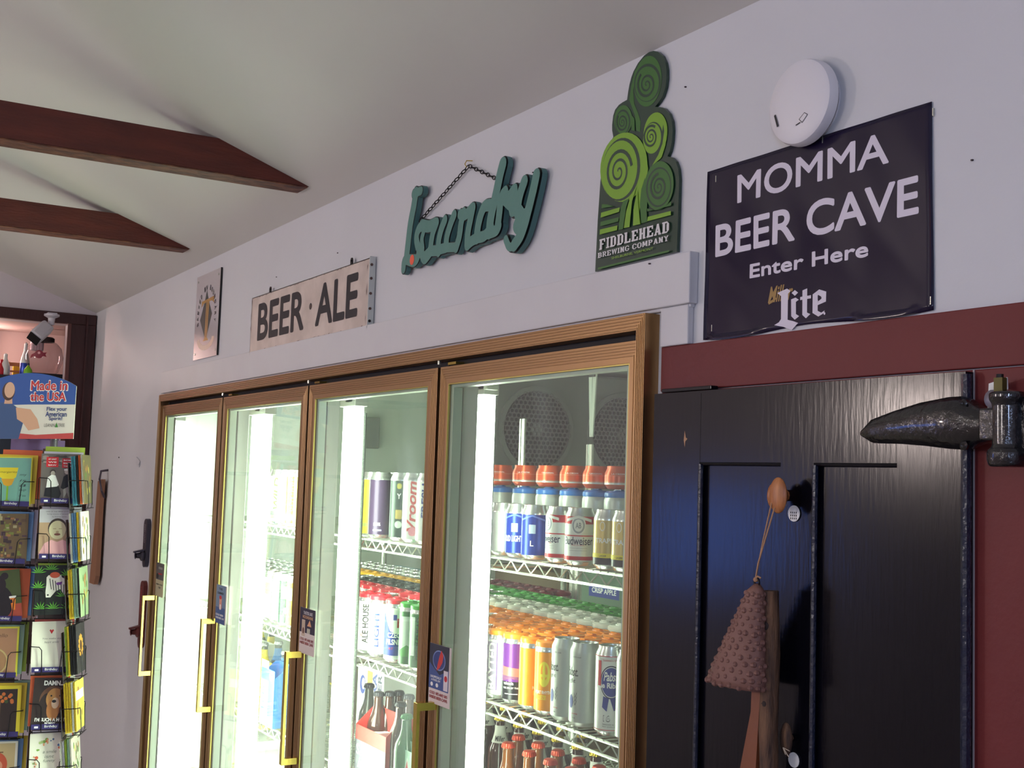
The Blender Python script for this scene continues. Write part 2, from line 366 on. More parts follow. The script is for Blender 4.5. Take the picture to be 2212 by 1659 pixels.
for i, (x0, x1) in enumerate(DX):
    z0, z1 = .14, 1.957; sw = .037 if i == 3 else .043
    mb = MB(); mb.loop(x0, x1, z0, z1, sw, -.02, .012, GOLD, .037)
    for k in range(5): mb.loop(x0+.004+k*.005, x1-.004-k*.005, z0+.004+k*.005, z1-.004-k*.005, .0022, -.0212, -.0195, GOLD)
    d = mb.build('door', cooler, L0, smooth=False, bevel=.0006)
    mb = MB(); mb.loop(x0+sw, x1-sw, z0+.037, z1-.037, .0022, -.0195, -.0165, mat('gold_bead', (206, 190, 110), .3, 1)); mb.build('bead', d, L0, smooth=False)
    mb = MB(); mb.loop(x0+sw+.002, x1-sw-.002, z0+.039, z1-.039, .012, -.013, .008, SPACER, .006); mb.build('spacer', d, L0, smooth=False)
    mb = MB(); mb.box(x0+sw-.003, x1-sw+.003, -.0165, -.0135, z0+.034, z1-.034, DOORG); mb.build('glass_pane', d, L0, smooth=False)
    hx = x0+.02; hz0, hz1 = .975, 1.255
    mb = MB(); mb.prism([(hx, -.018, hz0-.004), (hx, -.064, hz0-.004), (hx, -.064, hz1+.004), (hx, -.018, hz1+.004), (hx, -.018, hz1-.012), (hx, -.057, hz1-.012), (hx, -.057, hz0+.012), (hx, -.018, hz0+.012)], (.016, 0, 0), GOLDH)
    mb.build('handle', d, L0, smooth=False, bevel=.001)

# tube lights on the mullions
tl = [(-4.745, .17, .075), (-3.850, .17, .12), (-3.092, .11, .12), (-2.357, .045, .125)]  # each width broadened to carry the glare around the tube
tn = ['glaring upright cooler light behind the leftmost door', 'glaring upright cooler light behind the second door from left', 'upright cooler light behind the third door from left', 'slim upright cooler light behind the rightmost door']
for i, (tx, tw, ty) in enumerate(tl):
    lc = L0; t = cooler
    mb = MB()
    P = [(tx+tw/2*math.cos(a), ty+.012+min(.02, tw/2)*math.sin(a)) for a in [2*PI*k/14 for k in range(14)]]
    mb.prism([(a, b, .2) for a, b in P], (0, 0, 1.71), TUBEM); lo = mb.build('cooler_light', t, lc)
    mb = MB(); mb.box(tx-tw/2-.004, tx+tw/2+.004, ty-.01, ty+.03, 1.91, 1.935, MULL); mb.box(tx-.01, tx+.04, ty-.01, ty+.02, 1.92, 1.975, SPACER); mb.build('socket', lo, lc, smooth=False, bevel=.002)
    if i > 1: mb = MB(); mb.tube([(tx-.078, .2, .3), (tx-.078, .2, 1.90)], .007, mat('tube_and_reflection_grey', (66, 72, 66), .5), 12); mb.build('tube_and_reflection_rod', t, lc)  # grey rod for the unlit tube; at third door, for the reflected strip

# ------------------------------------------------------------------ wire racks
SA, SB, SCZ, SD = 1.545, 1.215, .885, .565
RX = [(-4.76, -4.09), (-4.06, -3.30), (-3.27, -2.54), (-2.51, -1.62)]
RY0, RY1 = .222, 1.02
rn = ['leftmost', 'second from left', 'third from left', 'rightmost']
for i, (x0, x1) in enumerate(RX):
    lc = ((x0+x1)/2, .6, .02); t = thing('wire_rack', 'chrome wire rack behind the %s cooler door' % rn[i], 'rack', lc, 'wire racks in the cooler')
    for z in (SA, SB, SCZ, SD):
        mb = MB()
        for yy in (RY0, RY1):
            mb.tube([(x0, yy, z-.004), (x1, yy, z-.004)], .0032, CHROME); mb.tube([(x0, yy, z-.031), (x1, yy, z-.031)], .0032, CHROME)
            n = int((x1-x0)/.028); q = [(x0+(x1-x0)*k/n, yy, z-(.006 if k % 2 else .029)) for k in range(n+1)]
            mb.tube(q, .0022, CHROME, 5)
        for xx in (x0, x1):
            mb.tube([(xx, RY0, z-.004), (xx, RY1, z-.004)], .003, CHROME); mb.tube([(xx, RY0, z-.031), (xx, RY1, z-.031)], .003, CHROME)
        n = int((x1-x0)/.026)
        for k in range(1, n): mb.tube([(x0+(x1-x0)*k/n, RY0-.003, z-.0016), (x0+(x1-x0)*k/n, RY1, z-.0016)], .0015, CHROME, 4)
        for k in range(1, 4): mb.tube([(x0, RY0+(RY1-RY0)*k/4, z-.006), (x1, RY0+(RY1-RY0)*k/4, z-.006)], .003, CHROME, 5)
        mb.build('wire_shelf', t, lc)
    for (px_, py_) in ((x0, RY1), (x1, RY1)):
        top = SA+.03
        mb = MB(); mb.tube([(px_, py_, .02), (px_, py_, top)], .0125, CHROME, 12)
        mb.build('post', t, lc)
# tall ribbed posts seen over the top shelf
def ribbed_post(x, y, z0, z1, lab, br=False):
    lc = (x, y, z0); t = thing('ribbed_post', lab, 'post', lc)
    mb = MB()
    for k in (-1, 0, 1): mb.tube([(x+k*.010, y-abs(k)*.002, z0), (x+k*.010, y-abs(k)*.002, z1)], .0046, CHROME, 8)
    mb.build('rod', t, lc)
    if br:
        mb = MB()
        for s in (-1, 1):
            a = Vector((x+s*.014, y, z1+.30)); b = Vector((x+s*.003, y, z1+.02))
            mb.prism([a+Vector((-.011, 0, 0)), a+Vector((.011, 0, 0)), b+Vector((.004, 0, 0)), b+Vector((-.004, 0, 0))], (0, .004, 0), COOLW)
        mb.build('fork_bracket', t, lc, smooth=False)
        mb = MB(); mb.box(x-.014, x+.014, y-.004, y+.008, z1+.18, z1+.186, BLACK); mb.build('tie', t, lc, smooth=False)
q = at(1131, 905, .62); ribbed_post(q.x, .62, SA-.03, q.z, 'ribbed chrome post in front of the round fan guard')
q = at(1276, 960, .62); ribbed_post(q.x, .62, SA-.03, q.z, 'chrome post with forked white bracket, between the two fan guards', True)

# ------------------------------------------------------------------ evaporator with two fans
lc = (-4.6, 1.8, 1.68); t = thing('evaporator_unit', 'grey cooler fan unit hanging at the far end inside', 'cooling unit', lc)
mb = MB(); mb.box(-4.85, -4.4, 1.25, 2.45, 1.70, 2.2, COOLD); mb.build('casing', t, lc, smooth=False, bevel=.01)
for cy in (1.545, 2.0):
    cz = 1.942; R = .168
    mb = MB(); mb.lathe([(R+.02, 0), (R+.02, .012), (R, .016), (R-.004, .004), (.0001, .004, DARK)], COOLD, (-4.4, cy, cz), 40, (0, 1, 0), (0, 0, 1), (1, 0, 0)); g = mb.build('fan_ring', t, lc)
    mb = MB(); h = .0125
    for a in range(-16, 17):
        for b in range(-16, 17):
            hy = h*1.732*(a+.5*(b % 2)); hz = h*1.5*b
            if hy*hy+hz*hz > (R-.004)**2: continue
            O = [(hy+h*.98*math.sin(PI/3*k), hz+h*.98*math.cos(PI/3*k)) for k in range(6)]; I = [(hy+h*.74*math.sin(PI/3*k), hz+h*.74*math.cos(PI/3*k)) for k in range(6)]
            V = [(-4.384, cy+p, cz+q_) for p, q_ in O]+[(-4.384, cy+p, cz+q_) for p, q_ in I]+[(-4.392, cy+p, cz+q_) for p, q_ in I]
            F = [(k, (k+1) % 6, 6+(k+1) % 6, 6+k) for k in range(6)]+[(6+k, 6+(k+1) % 6, 12+(k+1) % 6, 12+k) for k in range(6)]
            mb.add(V, F, MESHD)
    mb.build('honeycomb_guard', g, lc, smooth=False)
    mb = MB(); mb.lathe([(.001, .03), (.03, .03), (.03, .0)], COOLD, (-4.4, cy, cz), 16, (0, 1, 0), (0, 0, 1), (.3, 0, 0)); mb.build('fan_hub', g, lc)
# conduit and switch box on the cooler's end wall
lc = (-4.83, .95, 2.0)
mb = MB(); mb.tube([(-4.8, .62, 2.16), (-4.8, .78, 2.15), (-4.8, .85, 2.11), (-4.8, .875, 2.04), (-4.8, .88, 1.6), (-4.8, .88, .1)], .016, mat('conduit_grey', (150, 154, 150), .4, .3), 10)
tag(mb.build('conduit_pipe', None, lc), 'grey bent conduit pipe on the cooler end wall', 'pipe')
mb = MB(); mb.box(-4.849, -4.80, .93, .995, 1.84, 1.975, mat('switch_box_grey', (128, 130, 128), .45)); tag(mb.build('switch_box', None, lc, smooth=False, bevel=.004), 'small grey switch box on the cooler end wall beside the conduit', 'electrical box')
mb = MB(); mb.lathe([(.001, 0), (.07, 0), (.085, .02), (.085, .04), (.001, .06)], COOLD, (-4.849, .25, 2.13), 20, (0, 1, 0), (0, 0, 1), (1, 0, 0)); tag(mb.build('round_vent_cap', None, lc), 'round grey cap high on the end wall behind the leftmost door', 'vent')

# ================================================================== cans
ORD = ['first', 'second', 'third', 'fourth', 'fifth', 'sixth', 'seventh', 'eighth', 'ninth', 'tenth', 'eleventh', 'twelfth', 'thirteenth', 'fourteenth', 'fifteenth', 'sixteenth']
R0 = .0328
def can_parts(root, h, bands, r=R0, lid=True, neck=None):
    mb = MB(); nk = neck or SILVER
    pr = [(.0001, .002), (r*.72, .0), (r*.78, .001), (r, .010, nk)]
    for z0, z1, m in bands: pr += [(r, .010+(h-.032)*z0, m), (r, .010+(h-.032)*z1, m)]
    pr += [(r, h-.021, nk), (r*.985, h-.016, nk), (r*.83, h-.005, nk), (r*.84, h-.001, nk), (r*.83, h, nk)]
    mb.lathe(pr, nk, seg=26); mb.build('can_body', root)
    if lid:
        mb = MB(); mb.lathe([(r*.83, h), (r*.79, h-.0008), (r*.77, h-.004), (.0001, h-.0035)], SILVER, seg=22)
        mb.box(-.011, .009, -.007, .007, h-.0032, h-.0015, SILVER); mb.build('can_lid', root)
def label_print(root, art, ang, r=R0, lab=None):
    return art_obj(art, cyl_fn(r, ang), 'printed_label', root, cut=.004, label=lab)
def new_can(label, h=.157, bands=(), group=None, name='beverage_can', cat='can', r=R0, neck=None):
    t = thing(name, label, cat, (0, 0, 0), group); can_parts(t, h, bands, r, True, neck); return t
WHITEC = mat('can_white', (226, 228, 222), .3, .2); ORANGEC = mat('can_orange', (238, 150, 22), .3, .2); PURPLEC = mat('can_purple', (112, 52, 140), .3, .2)
BLACKC = mat('can_black', (34, 34, 38), .3, .2); BLUEC = mat('can_blue', (34, 62, 158), .25, .4); GOLDC = mat('can_gold', (196, 172, 104), .28, .5)
GREYC = mat('can_silver_matte', (190, 194, 188), .35, .4); GREENC = mat('can_green', (60, 110, 62), .3, .2); MARC = mat('can_maroon', (110, 46, 44), .3, .2)
YELC = mat('can_yellow', (214, 204, 60), .3, .2); DKGREEN = mat('can_dark_green', (44, 62, 54), .3, .2); AMBC = mat('can_amber', (196, 150, 40), .3, .2)
REDC = mat('can_red', (190, 34, 44), .3, .3); PINKSKY = mat('can_sunset', (214, 120, 110), .3, .2)
K_ = ink((26, 26, 30)); W_ = ink((236, 236, 232)); R_ = ink((196, 36, 44)); B_ = ink((30, 52, 140)); N_ = ink((20, 26, 66)); Y_ = ink((232, 214, 40)); P_ = ink((112, 52, 140)); G_ = ink((60, 140, 50)); O_ = ink((232, 130, 40))
def put(t, x, y, z, rz=0): t.location = (x, y, z); t.rotation_euler = (0, 0, rz); return t
def px2x(px, y, h=1500): return at(px, h, y).x

FY = .262
# --- right door, middle shelf, front row
a = Art(); a.rect(-.034, -.012, .02, .148, ink((214, 214, 218))); a.rect(-.013, .016, .02, .130, ink((150, 140, 158))); a.rect(-.030, -.013, .06, .13, P_)
a.text('BAYTED', -.010, .011, .022, .128, W_, .03, rot=True); a.rect(.013, .0145, .02, .128, P_)
c = new_can('tall white can with big white upright letters on grey, middle shelf of the rightmost door', bands=[(0, 1, WHITEC)], group='front row, rightmost door middle shelf'); label_print(c, a, -1.2); put(c, px2x(1050, FY)+.062, FY, SB)
a = Art(); a.poly([(-.03, .062), (.03, .052), (.03, .078), (-.03, .084)], PINKSKY); a.poly([(-.03, .05), (0, .058), (.03, .048), (.03, .06), (-.03, .064)], ink((120, 70, 110)))
a.text('valencia', -.024, .002, .043, .050, W_); a.text('N.E. IPA BY THE', -.024, .014, .034, .038, W_); a.rect(-.02, .012, .022, .0235, W_)
c = new_can('tall purple and black can with a pink sunset band', bands=[(0, .32, BLACKC), (.32, 1, PURPLEC)], group='front row, rightmost door middle shelf'); label_print(c, a, -.75); put(c, px2x(1083, FY)+.062, FY, SB)
def heart_art():
    a = Art(); a.ell(0, .088, .014, .027, Y_, rot=0); a.ell(0, .092, .0085, .018, ORANGEC); a.poly([(-.012, .082), (.012, .082), (.012, .088), (-.012, .088)], Y_); a.rect(-.003, .003, .062, .11, Y_)
    a.text('FORT RHYTHM', -.022, .022, .046, .053, W_, .03); a.text('BREEZE', -.020, .006, .034, .043, Y_, .03); return a
c = new_can('tall orange can with a thin yellow mark, left of the two orange cans', bands=[(0, 1, ORANGEC)], group='front row, rightmost door middle shelf'); label_print(c, heart_art(), .05); put(c, px2x(1120, FY)+.062, FY, SB)
c = new_can('tall orange can with a yellow oval emblem facing out', bands=[(0, 1, ORANGEC)], group='front row, rightmost door middle shelf'); label_print(c, heart_art(), -.95); put(c, px2x(1153, FY)+.062, FY, SB)
def light_art():
    a = Art(); a.text('Pabst.', -.026, .012, .104, .122, K_, .01, .3); a.text('Light', -.024, .006, .088, .099, K_, .0, .1); a.ell(-.006, .052, .006, .014, B_)
    for k in range(3): a.stroke([(.006, .045+.008*k), (.010, .055+.008*k)], .0008, K_); a.stroke([(.006, .045+.008*k), (.003, .054+.008*k)], .0008, K_)
    a.text('brewing', -.002, .012, .026, .0295, R_); a.text('fl oz', .0, .007, .018, .021, K_); a.text('100% malt', -.002, .018, .142, .145, K_, 0); return a
c = new_can('tall plain silver can, the one touching the orange can', h=.172, bands=[(0, 1, GREYC)], group='front row, rightmost door middle shelf', neck=GREYC); label_print(c, light_art(), -1.5); put(c, px2x(1188, FY)+.062, FY, SB)
c = new_can('tall plain silver can, beside the white can with blue ribbon badge', h=.172, bands=[(0, 1, GREYC)], group='front row, rightmost door middle shelf', neck=GREYC); label_print(c, light_art(), -1.42); put(c, px2x(1227, FY)+.062, FY, SB)
a = Art()
a.rect(-.05, .05, .158, .1595, R_); a.text('Established in Milwaukee', -.018, .022, .149, .153, R_, 0)
a.ell(.0, .108, .0235, .033, N_, 30); a.ell(0, .108, .0215, .0305, W_, 30); a.ell(0, .108, .0205, .029, B_, 30)
a.text('Pabst', -.016, .013, .110, .128, W_, .02, .25); a.rect(-.014, .03, .094, .108, B_); a.text('Blue Ribbon', -.036, .029, .096, .107, W_, .03)
a.poly([(-.016, .080), (-.004, .076), (-.008, .050), (-.018, .058)], B_); a.poly([(-.002, .076), (.012, .080), (.018, .056), (.006, .052)], B_)
a.poly([(.008, .056), (.026, .050), (.022, .024), (.014, .036)], R_)
a.text('16', -.015, -.001, .030, .043, K_, .01); a.text('16', -.0142, -.0016, .0315, .0415, W_, -.01); a.text('Selected as America', -.016, .026, .0235, .0265, K_, 0); a.text('Best quality lager beer', -.016, .026, .019, .0215, K_, 0); a.rect(-.05, .05, .013, .0142, R_)
a.rect(-.030, -.022, .1, .15, R_)
c = new_can('tall white can with red lines and a blue ribbon badge', h=.178, bands=[(0, 1, WHITEC)], group='front row, rightmost door middle shelf'); label_print(c, a, -.62); put(c, px2x(1283, FY)+.060, FY, SB)
c = new_can('tall white can at the far right end of the front row, half behind the frame', h=.178, bands=[(0, 1, WHITEC)], group='front row, rightmost door middle shelf'); put(c, px2x(1283, FY)+.132, FY, SB)
a = Art(); a.rect(-.03, .03, .05, .062, P_); a.text('LEMON', -.012, .012, .1, .108, B_)
c = new_can('pale yellow can half lost in the light at the left of rightmost door', bands=[(0, .25, WHITEC), (.25, 1, mat('can_pale_yellow', (236, 226, 150), .3, .2))], group='front row, rightmost door middle shelf'); label_print(c, a, -.8); put(c, px2x(1014, FY)+.050, FY, SB)

# --- back rows under plastic carriers
def carrier_mesh(m, nx, ny, pitch, name='can_carrier'):
    mb = MB()
    for i in range(nx):
        for j in range(ny):
            cx, cy = (i-(nx-1)/2)*pitch, (j-(ny-1)/2)*pitch
            mb.lathe([(R0*.95, -.013), (R0*.99, -.010), (R0*.97, -.003), (R0*.80, .001), (R0*.76, -.0005), (R0*.42, -.0005), (R0*.40, .003), (R0*.30, .003)], m, (cx, cy, 0), 16)
            mb.box(cx-.012, cx+.012, cy-.004, cy+.004, .001, .0050, m)
    if nx > 1:
        for i in range(nx-1):
            for j in range(ny): mb.box((i-(nx-1)/2)*pitch+.024, (i+1-(nx-1)/2)*pitch-.024, (j-(ny-1)/2)*pitch-.012, (j-(ny-1)/2)*pitch+.012, -.002, .001, m)
    if ny > 1:
        for i in range(nx): mb.box((i-(nx-1)/2)*pitch-.012, (i-(nx-1)/2)*pitch+.012, -pitch/2+.024-.012, pitch/2-.024+.012, -.002, .001, m)
    return mb
CM = {'orange': mat('carrier_orange', (250, 146, 36), .28), 'white': mat('carrier_white', (226, 226, 214), .3), 'green': mat('carrier_green', (52, 150, 44), .28),
      'maroon': mat('carrier_maroon', (112, 26, 36), .3), 'red': mat('carrier_red', (214, 44, 58), .28), 'black': mat('carrier_black', (40, 42, 44), .28), 'yellow': mat('carrier_yellow', (226, 168, 24), .28),
      'silver': SILVER, 'blue': mat('carrier_blue', (44, 112, 190), .28)}
PIT = .0675
_proto = {}
def back_can(colr, h=.157):
    k = (colr, h)
    if k not in _proto:
        bodym = {'orange': ORANGEC, 'white': YELC, 'green': GREENC, 'maroon': MARC, 'red': REDC, 'black': BLACKC, 'yellow': AMBC, 'silver': GREYC, 'blue': GREYC}[colr]
        mb = MB(); r = R0
        mb.lathe([(.0001, .001), (r*.76, 0), (r, .01, SILVER), (r, h-.021, bodym), (r*.985, h-.016, SILVER), (r*.83, h-.005, SILVER), (r*.84, h-.001, SILVER), (r*.79, h-.0008, SILVER), (r*.77, h-.004, SILVER), (.0001, h-.0035, SILVER)], SILVER, seg=18)
        mb.box(-.011, .009, -.007, .007, h-.0032, h-.0015, SILVER)
        o = mb.build('beverage_can'); _proto[k] = [o, False]
    o, used = _proto[k]
    if used: c = o.copy(); COL.objects.link(c)
    else: c = o; _proto[k][1] = True
    return c
_cproto = {}
def add_carrier(colr, nx, ny, x, y, z, label):
    k = (colr, nx, ny)
    if k not in _cproto:
        o = carrier_mesh(CM[colr], nx, ny, PIT).build('can_carrier'); _cproto[k] = o
    else: o = _cproto[k].copy(); COL.objects.link(o)
    o.location = (x, y, z); tag(o, label, 'can carrier', '%s plastic can carriers' % colr)
def grid(rows, ranges, zs, h, shelf_txt, door_txt, yo=FY):
    """rows: list of (row index, colour); ranges(row)->(x0,x1). cans of one colour stand in pairs of rows under 2x2 carriers"""
    for idx, (k, colr) in enumerate(rows):
        x0, x1 = ranges(k); n0 = math.ceil(x0/PIT); n1 = math.floor(x1/PIT); num = 0
        for n in range(n0, n1+1):
            num += 1; x = n*PIT; y = yo+k*PIT
            hh2 = h+(.010 if colr == 'white' else 0); c = back_can(colr, hh2); c.location = (x, y, zs); c.rotation_euler = (0, 0, random.uniform(-1, 1)+PI/2)
            lid = 'under %s carrier' % colr if colr != 'silver' else 'with bare silver lid'
            tag(c, 'can %s, %s, %s, row %s back, %s from left' % (lid, shelf_txt, door_txt, k, ORD[num-1] if num <= 16 else 'last'), 'can', 'cans in the back rows, %s, %s' % (shelf_txt, door_txt))
    if True:
        done = {}
        for idx, (k, colr) in enumerate(rows):
            if colr == 'silver' or k in done: continue
            pair = (k+1, colr) in rows and (k+1) not in done
            done[k] = 1
            if pair: done[k+1] = 1
            x0, x1 = ranges(k); n0 = math.ceil(x0/PIT); n1 = math.floor(x1/PIT); m = 0
            for n in range(n0, n1+1, 2):
                m += 1; nx = 2 if n+1 <= n1 else 1; ny = 2 if pair else 1
                add_carrier(colr, nx, ny, (n+(nx-1)/2)*PIT, yo+(k+(ny-1)/2)*PIT, zs+h+(.010 if colr == 'white' else 0)+.0015, '%s plastic carrier, %s, %s, row %s back, %s from left' % (colr, shelf_txt, door_txt, k, ORD[m-1]))
def door_range(pl, pr, pad=.05):
    def f(k):
        y = FY+k*PIT; return at(pl, 1350, y).x-pad, at(pr, 1350, y).x+pad*.3
    return f
grid([(1, 'orange'), (2, 'orange'), (3, 'orange'), (4, 'white'), (5, 'white'), (6, 'green'), (7, 'green'), (8, 'green'), (9, 'maroon'), (10, 'maroon')],
     lambda k: (door_range(1050, 1335)(k)[0], min(door_range(1050, 1335)(k)[1], -1.66) if k < 9 else at(1185, 1350, FY+k*PIT).x), SB, .157, 'middle shelf', 'rightmost door')
for i, px in enumerate((1050, 1083, 1120, 1153)):
    add_carrier('orange', 1, 1, px2x(px, FY)+.062, FY, SB+.1585, 'orange plastic ring on the %s front can from left, rightmost door' % ORD[i])

# --- right door, top shelf
def bud(label, ang):
    a = Art(); a.rect(-.05, .05, .088, .104, REDC); a.ell(0, .085, .016, .020, W_); a.ell(0, .085, .0135, .017, ink((150, 156, 164))); a.ell(0, .085, .010, .013, W_); a.text('AB', -.006, .006, .079, .091, ink((120, 126, 134)), .02)
    a.poly([(-.03, .098), (0, .106), (.03, .098), (.03, .092), (0, .100), (-.03, .092)], W_); a.rect(-.05, .05, .062, .0645, REDC)
    a.text('Budweiser', -.034, .034, .044, .061, N_, .01); a.text('KING OF BEERS', -.014, .014, .042, .0445, R_, .0); a.text('Brewed by our original all natural process', -.02, .02, .036, .038, N_, 0); a.text('from choicest hops rice and best barley malt', -.02, .02, .031, .033, N_, 0)
    a.rect(-.05, .05, .012, .020, REDC)
    c = new_can(label, h=.122, bands=[(0, 1, WHITEC)], group='front row, rightmost door top shelf'); label_print(c, a, ang); return c
def bl(label, ang, w=True):
    a = Art(); a.rect(-.008, .008, .058, .078, ink((170, 186, 206))); a.text('BUD LIGHT', -.028, .020, .036, .050, W_, .03) if not w else a.text('L', -.004, .004, .03, .042, W_); a.poly([(-.03, .09), (0, .1), (.03, .09), (.03, .086), (0, .096), (-.03, .086)], ink((90, 120, 200)))
    c = new_can(label, h=.122, bands=[(0, 1, BLUEC)], group='front row, rightmost door top shelf'); label_print(c, a, ang); return c
def gld(label, ang):
    a = Art(); a.text('TRAPP', -.020, .020, .054, .064, W_, .03); a.ell(-.004, .088, .006, .010, W_); a.ell(-.004, .088, .0045, .008, GOLDC); a.rect(-.05, .05, .010, .024, BLACKC); a.rect(-.05, .05, .024, .033, Y_); a.text('LAGER', -.010, .006, .026, .030, K_)
    c = new_can(label, h=.122, bands=[(0, 1, GOLDC)], group='front row, rightmost door top shelf'); label_print(c, a, ang); return c
TY = FY
ff = lambda px: at(px, 1150, TY).x
put(new_can('plain silver can half lost in the light, top shelf of rightmost door', h=.122, bands=[(0, 1, GREYC)], group='front row, rightmost door top shelf'), ff(1062)+.056, TY, SA)
put(bl('bright blue can with a white letter, left of two blue cans', -.9, False), ff(1094)+.058, TY, SA)
put(bl('bright blue can with a pale square, right of two blue cans', -.8), ff(1127)+.060, TY, SA)
put(bud('red and white can turned aside so only the word end shows', -1.62), ff(1181)+.056, TY, SA)
put(bud('red and white lager can with round crest facing out', -.72), ff(1222)+.056, TY, SA)
put(gld('gold can with white lettering, left of two gold cans', -.95), ff(1285)+.052, TY, SA)
put(gld('gold can at the right end, half hidden by the door frame', -1.1), ff(1324)+.052, TY, SA)
# second row: tall silver cans, blue carriers, short orange cans on top
BY = TY+.085
ORF = mat('short_can_orange', (206, 84, 42), .3, .4)
for i, px in enumerate((1000, 1052, 1105, 1157, 1209, 1260, 1308)):
    x = at(px+29, 1080, BY).x
    c = new_can('tall grey can under a blue ring, %s from left behind the top shelf front row' % ORD[i], h=.157, bands=[(0, 1, GREYC)], group='grey cans behind the top shelf front row', neck=GREYC); put(c, x, BY, SA)
    add_carrier('blue', 1, 1, x, BY, SA+.1585, 'blue plastic ring, %s from left, between grey and orange cans on the top shelf' % ORD[i])
    c = new_can('short orange can stacked on a grey can, %s from left' % ORD[i], h=.050, bands=[(0, .2, GREYC), (.2, .35, mat('short_can_mix', (190, 120, 96), .3, .5)), (.35, 1, ORF)], group='short orange cans stacked on the top shelf', neck=ORF)
    a = Art(); a.text('ORIGINAL' if i % 2 else 'LA CROIX', -.014, .016, .031, .0345, W_, 0); a.rect(-.05, .05, .0285, .029, ink((228, 170, 140))); label_print(c, a, -.75); put(c, x, BY, SA+.1635)

# --- third door
G3 = 'front row, third door top shelf'
def tall(label, bands, art, ang, px, y=FY, z=SA, h=.187, g=G3, ddx=.020, neck=None):
    ddx = .076 if px > 700 else .096
    c = new_can(label, h=h, bands=bands, group=g, neck=neck)
    if art: label_print(c, art, ang)
    return put(c, at(px, 1100 if z == SA else 1400, y).x+ddx, y, z)
a = Art(); a.rect(-.05, .05, .03, .04, ink((150, 170, 90)))
tall('very tall yellow can, top shelf of the third door', [(0, 1, YELC)], a, -.8, 778)
a = Art(); a.text('5.0%', -.010, .010, .035, .044, W_, .03); a.rect(-.012, .014, .020, .025, ink((140, 140, 170)))
PLUM = mat('can_plum', (74, 58, 84), .3, .2)
tall('very tall plum can with 5.0% near its foot', [(0, 1, PLUM)], a, -.65, 797)
tall('very tall dark plum can standing behind the plum can', [(0, 1, mat('can_dark_plum', (58, 46, 68), .3, .2))], None, 0, 824, y=FY+.05)
a = Art(); a.ell(0, .15, .007, .008, ink((160, 150, 60))); a.text('Y', -.006, .006, .115, .13, W_); a.rect(-.009, .009, .06, .085, ink((150, 130, 60))); a.ell(0, .045, .01, .01, ink((170, 180, 170)))
tall('very tall dark green can with a small gold badge', [(0, 1, DKGREEN)], a, -.7, 842)
a = Art(); a.text('Vroom', -.013, .012, .03, .165, R_, .03, .2, rot=True); a.ell(.004, .03, .012, .012, ink((226, 130, 150)))
tall('very tall white can with big red upright script', [(0, 1, WHITEC)], a, -.7, 869)
a = Art(); a.text('FRESH', -.012, .010, .07, .16, B_, .03, rot=True)
tall('very tall white can with blue upright letters beside the door frame', [(0, 1, WHITEC)], a, -.75, 898)
G3b = 'front row, third door middle shelf'
a = Art(); a.text('ALE HOUSE', -.010, .008, .03, .14, K_, .02, rot=True); a.rect(.010, .026, .03, .14, BLACKC); a.text('ALE', -.016, -.008, .05, .058, R_)
tall('white and black can at the left end, third door middle shelf', [(0, 1, WHITEC)], a, -.7, 771, z=SB, h=.17, g=G3b)
a = Art(); a.text('LIGHT', -.008, .006, .03, .13, B_, .02, rot=True)
tall('white can with blue upright letters, third door middle shelf', [(0, 1, WHITEC)], a, -.7, 795, z=SB, h=.17, g=G3b)
a = Art(); a.rect(-.05, .05, .02, .05, ink((150, 130, 126))); a.rect(-.014, -.008, .03, .14, ink((150, 110, 104)))
tall('maroon can on the third door middle shelf', [(0, 1, MARC)], a, -.7, 812, y=FY+.045, z=SB, h=.17, g=G3b)
a = Art(); a.poly([(-.035, .148), (-.035, .02), (.030, .02), (.030, .075), (-.004, .085)], B_); a.poly([(.004, .115), (.014, .115), (.014, .13), (.004, .13)], B_); a.rect(.015, .022, .095, .12, R_)
a.text('CZECH', -.012, .034, .068, .082, W_, .03); a.text('PILSNER', -.016, .034, .049, .064, W_, .03); a.text('4.7', -.008, .006, .036, .042, R_)
tall('blue and white can reading CZECH PILSNER', [(0, 1, WHITEC)], a, -.85, 829, z=SB, h=.17, g=G3b)
a = Art(); a.rect(-.026, .022, .045, .135, ink((190, 204, 190))); a.poly([(-.026, .045), (0, .06), (.022, .05), (.022, .03), (-.026, .03)], G_)
tall('green can with pale panel, left of two green cans', [(0, 1, GREENC)], a, -.8, 860, z=SB, h=.17, g=G3b, ddx=.022)
a = Art(); a.text('FIDDLEHEAD', -.006, .009, .03, .14, K_, .03, rot=True); a.rect(-.026, -.010, .04, .14, ink((200, 212, 200)))
tall('green can with upright black lettering, beside the door frame', [(0, 1, GREENC)], a, -.75, 882, z=SB, h=.17, g=G3b, ddx=.022)
for i, px in enumerate((771, 795, 829)): add_carrier('red', 1, 1, at(px, 1400, FY).x+.076, FY, SB+.1715, 'red plastic ring on the %s front can from left, third door middle shelf' % ORD[i])
for i, px in enumerate((860, 882)): add_carrier('green', 1, 1, at(px, 1400, FY).x+.076, FY, SB+.1715, 'green plastic ring on the %s green can, third door middle shelf' % ('left' if i == 0 else 'right'))
grid([(2, 'red'), (3, 'black'), (4, 'black'), (5, 'yellow'), (6, 'silver'), (7, 'silver'), (8, 'silver')],
     door_range(785, 905), SB, .165, 'middle shelf', 'third door')
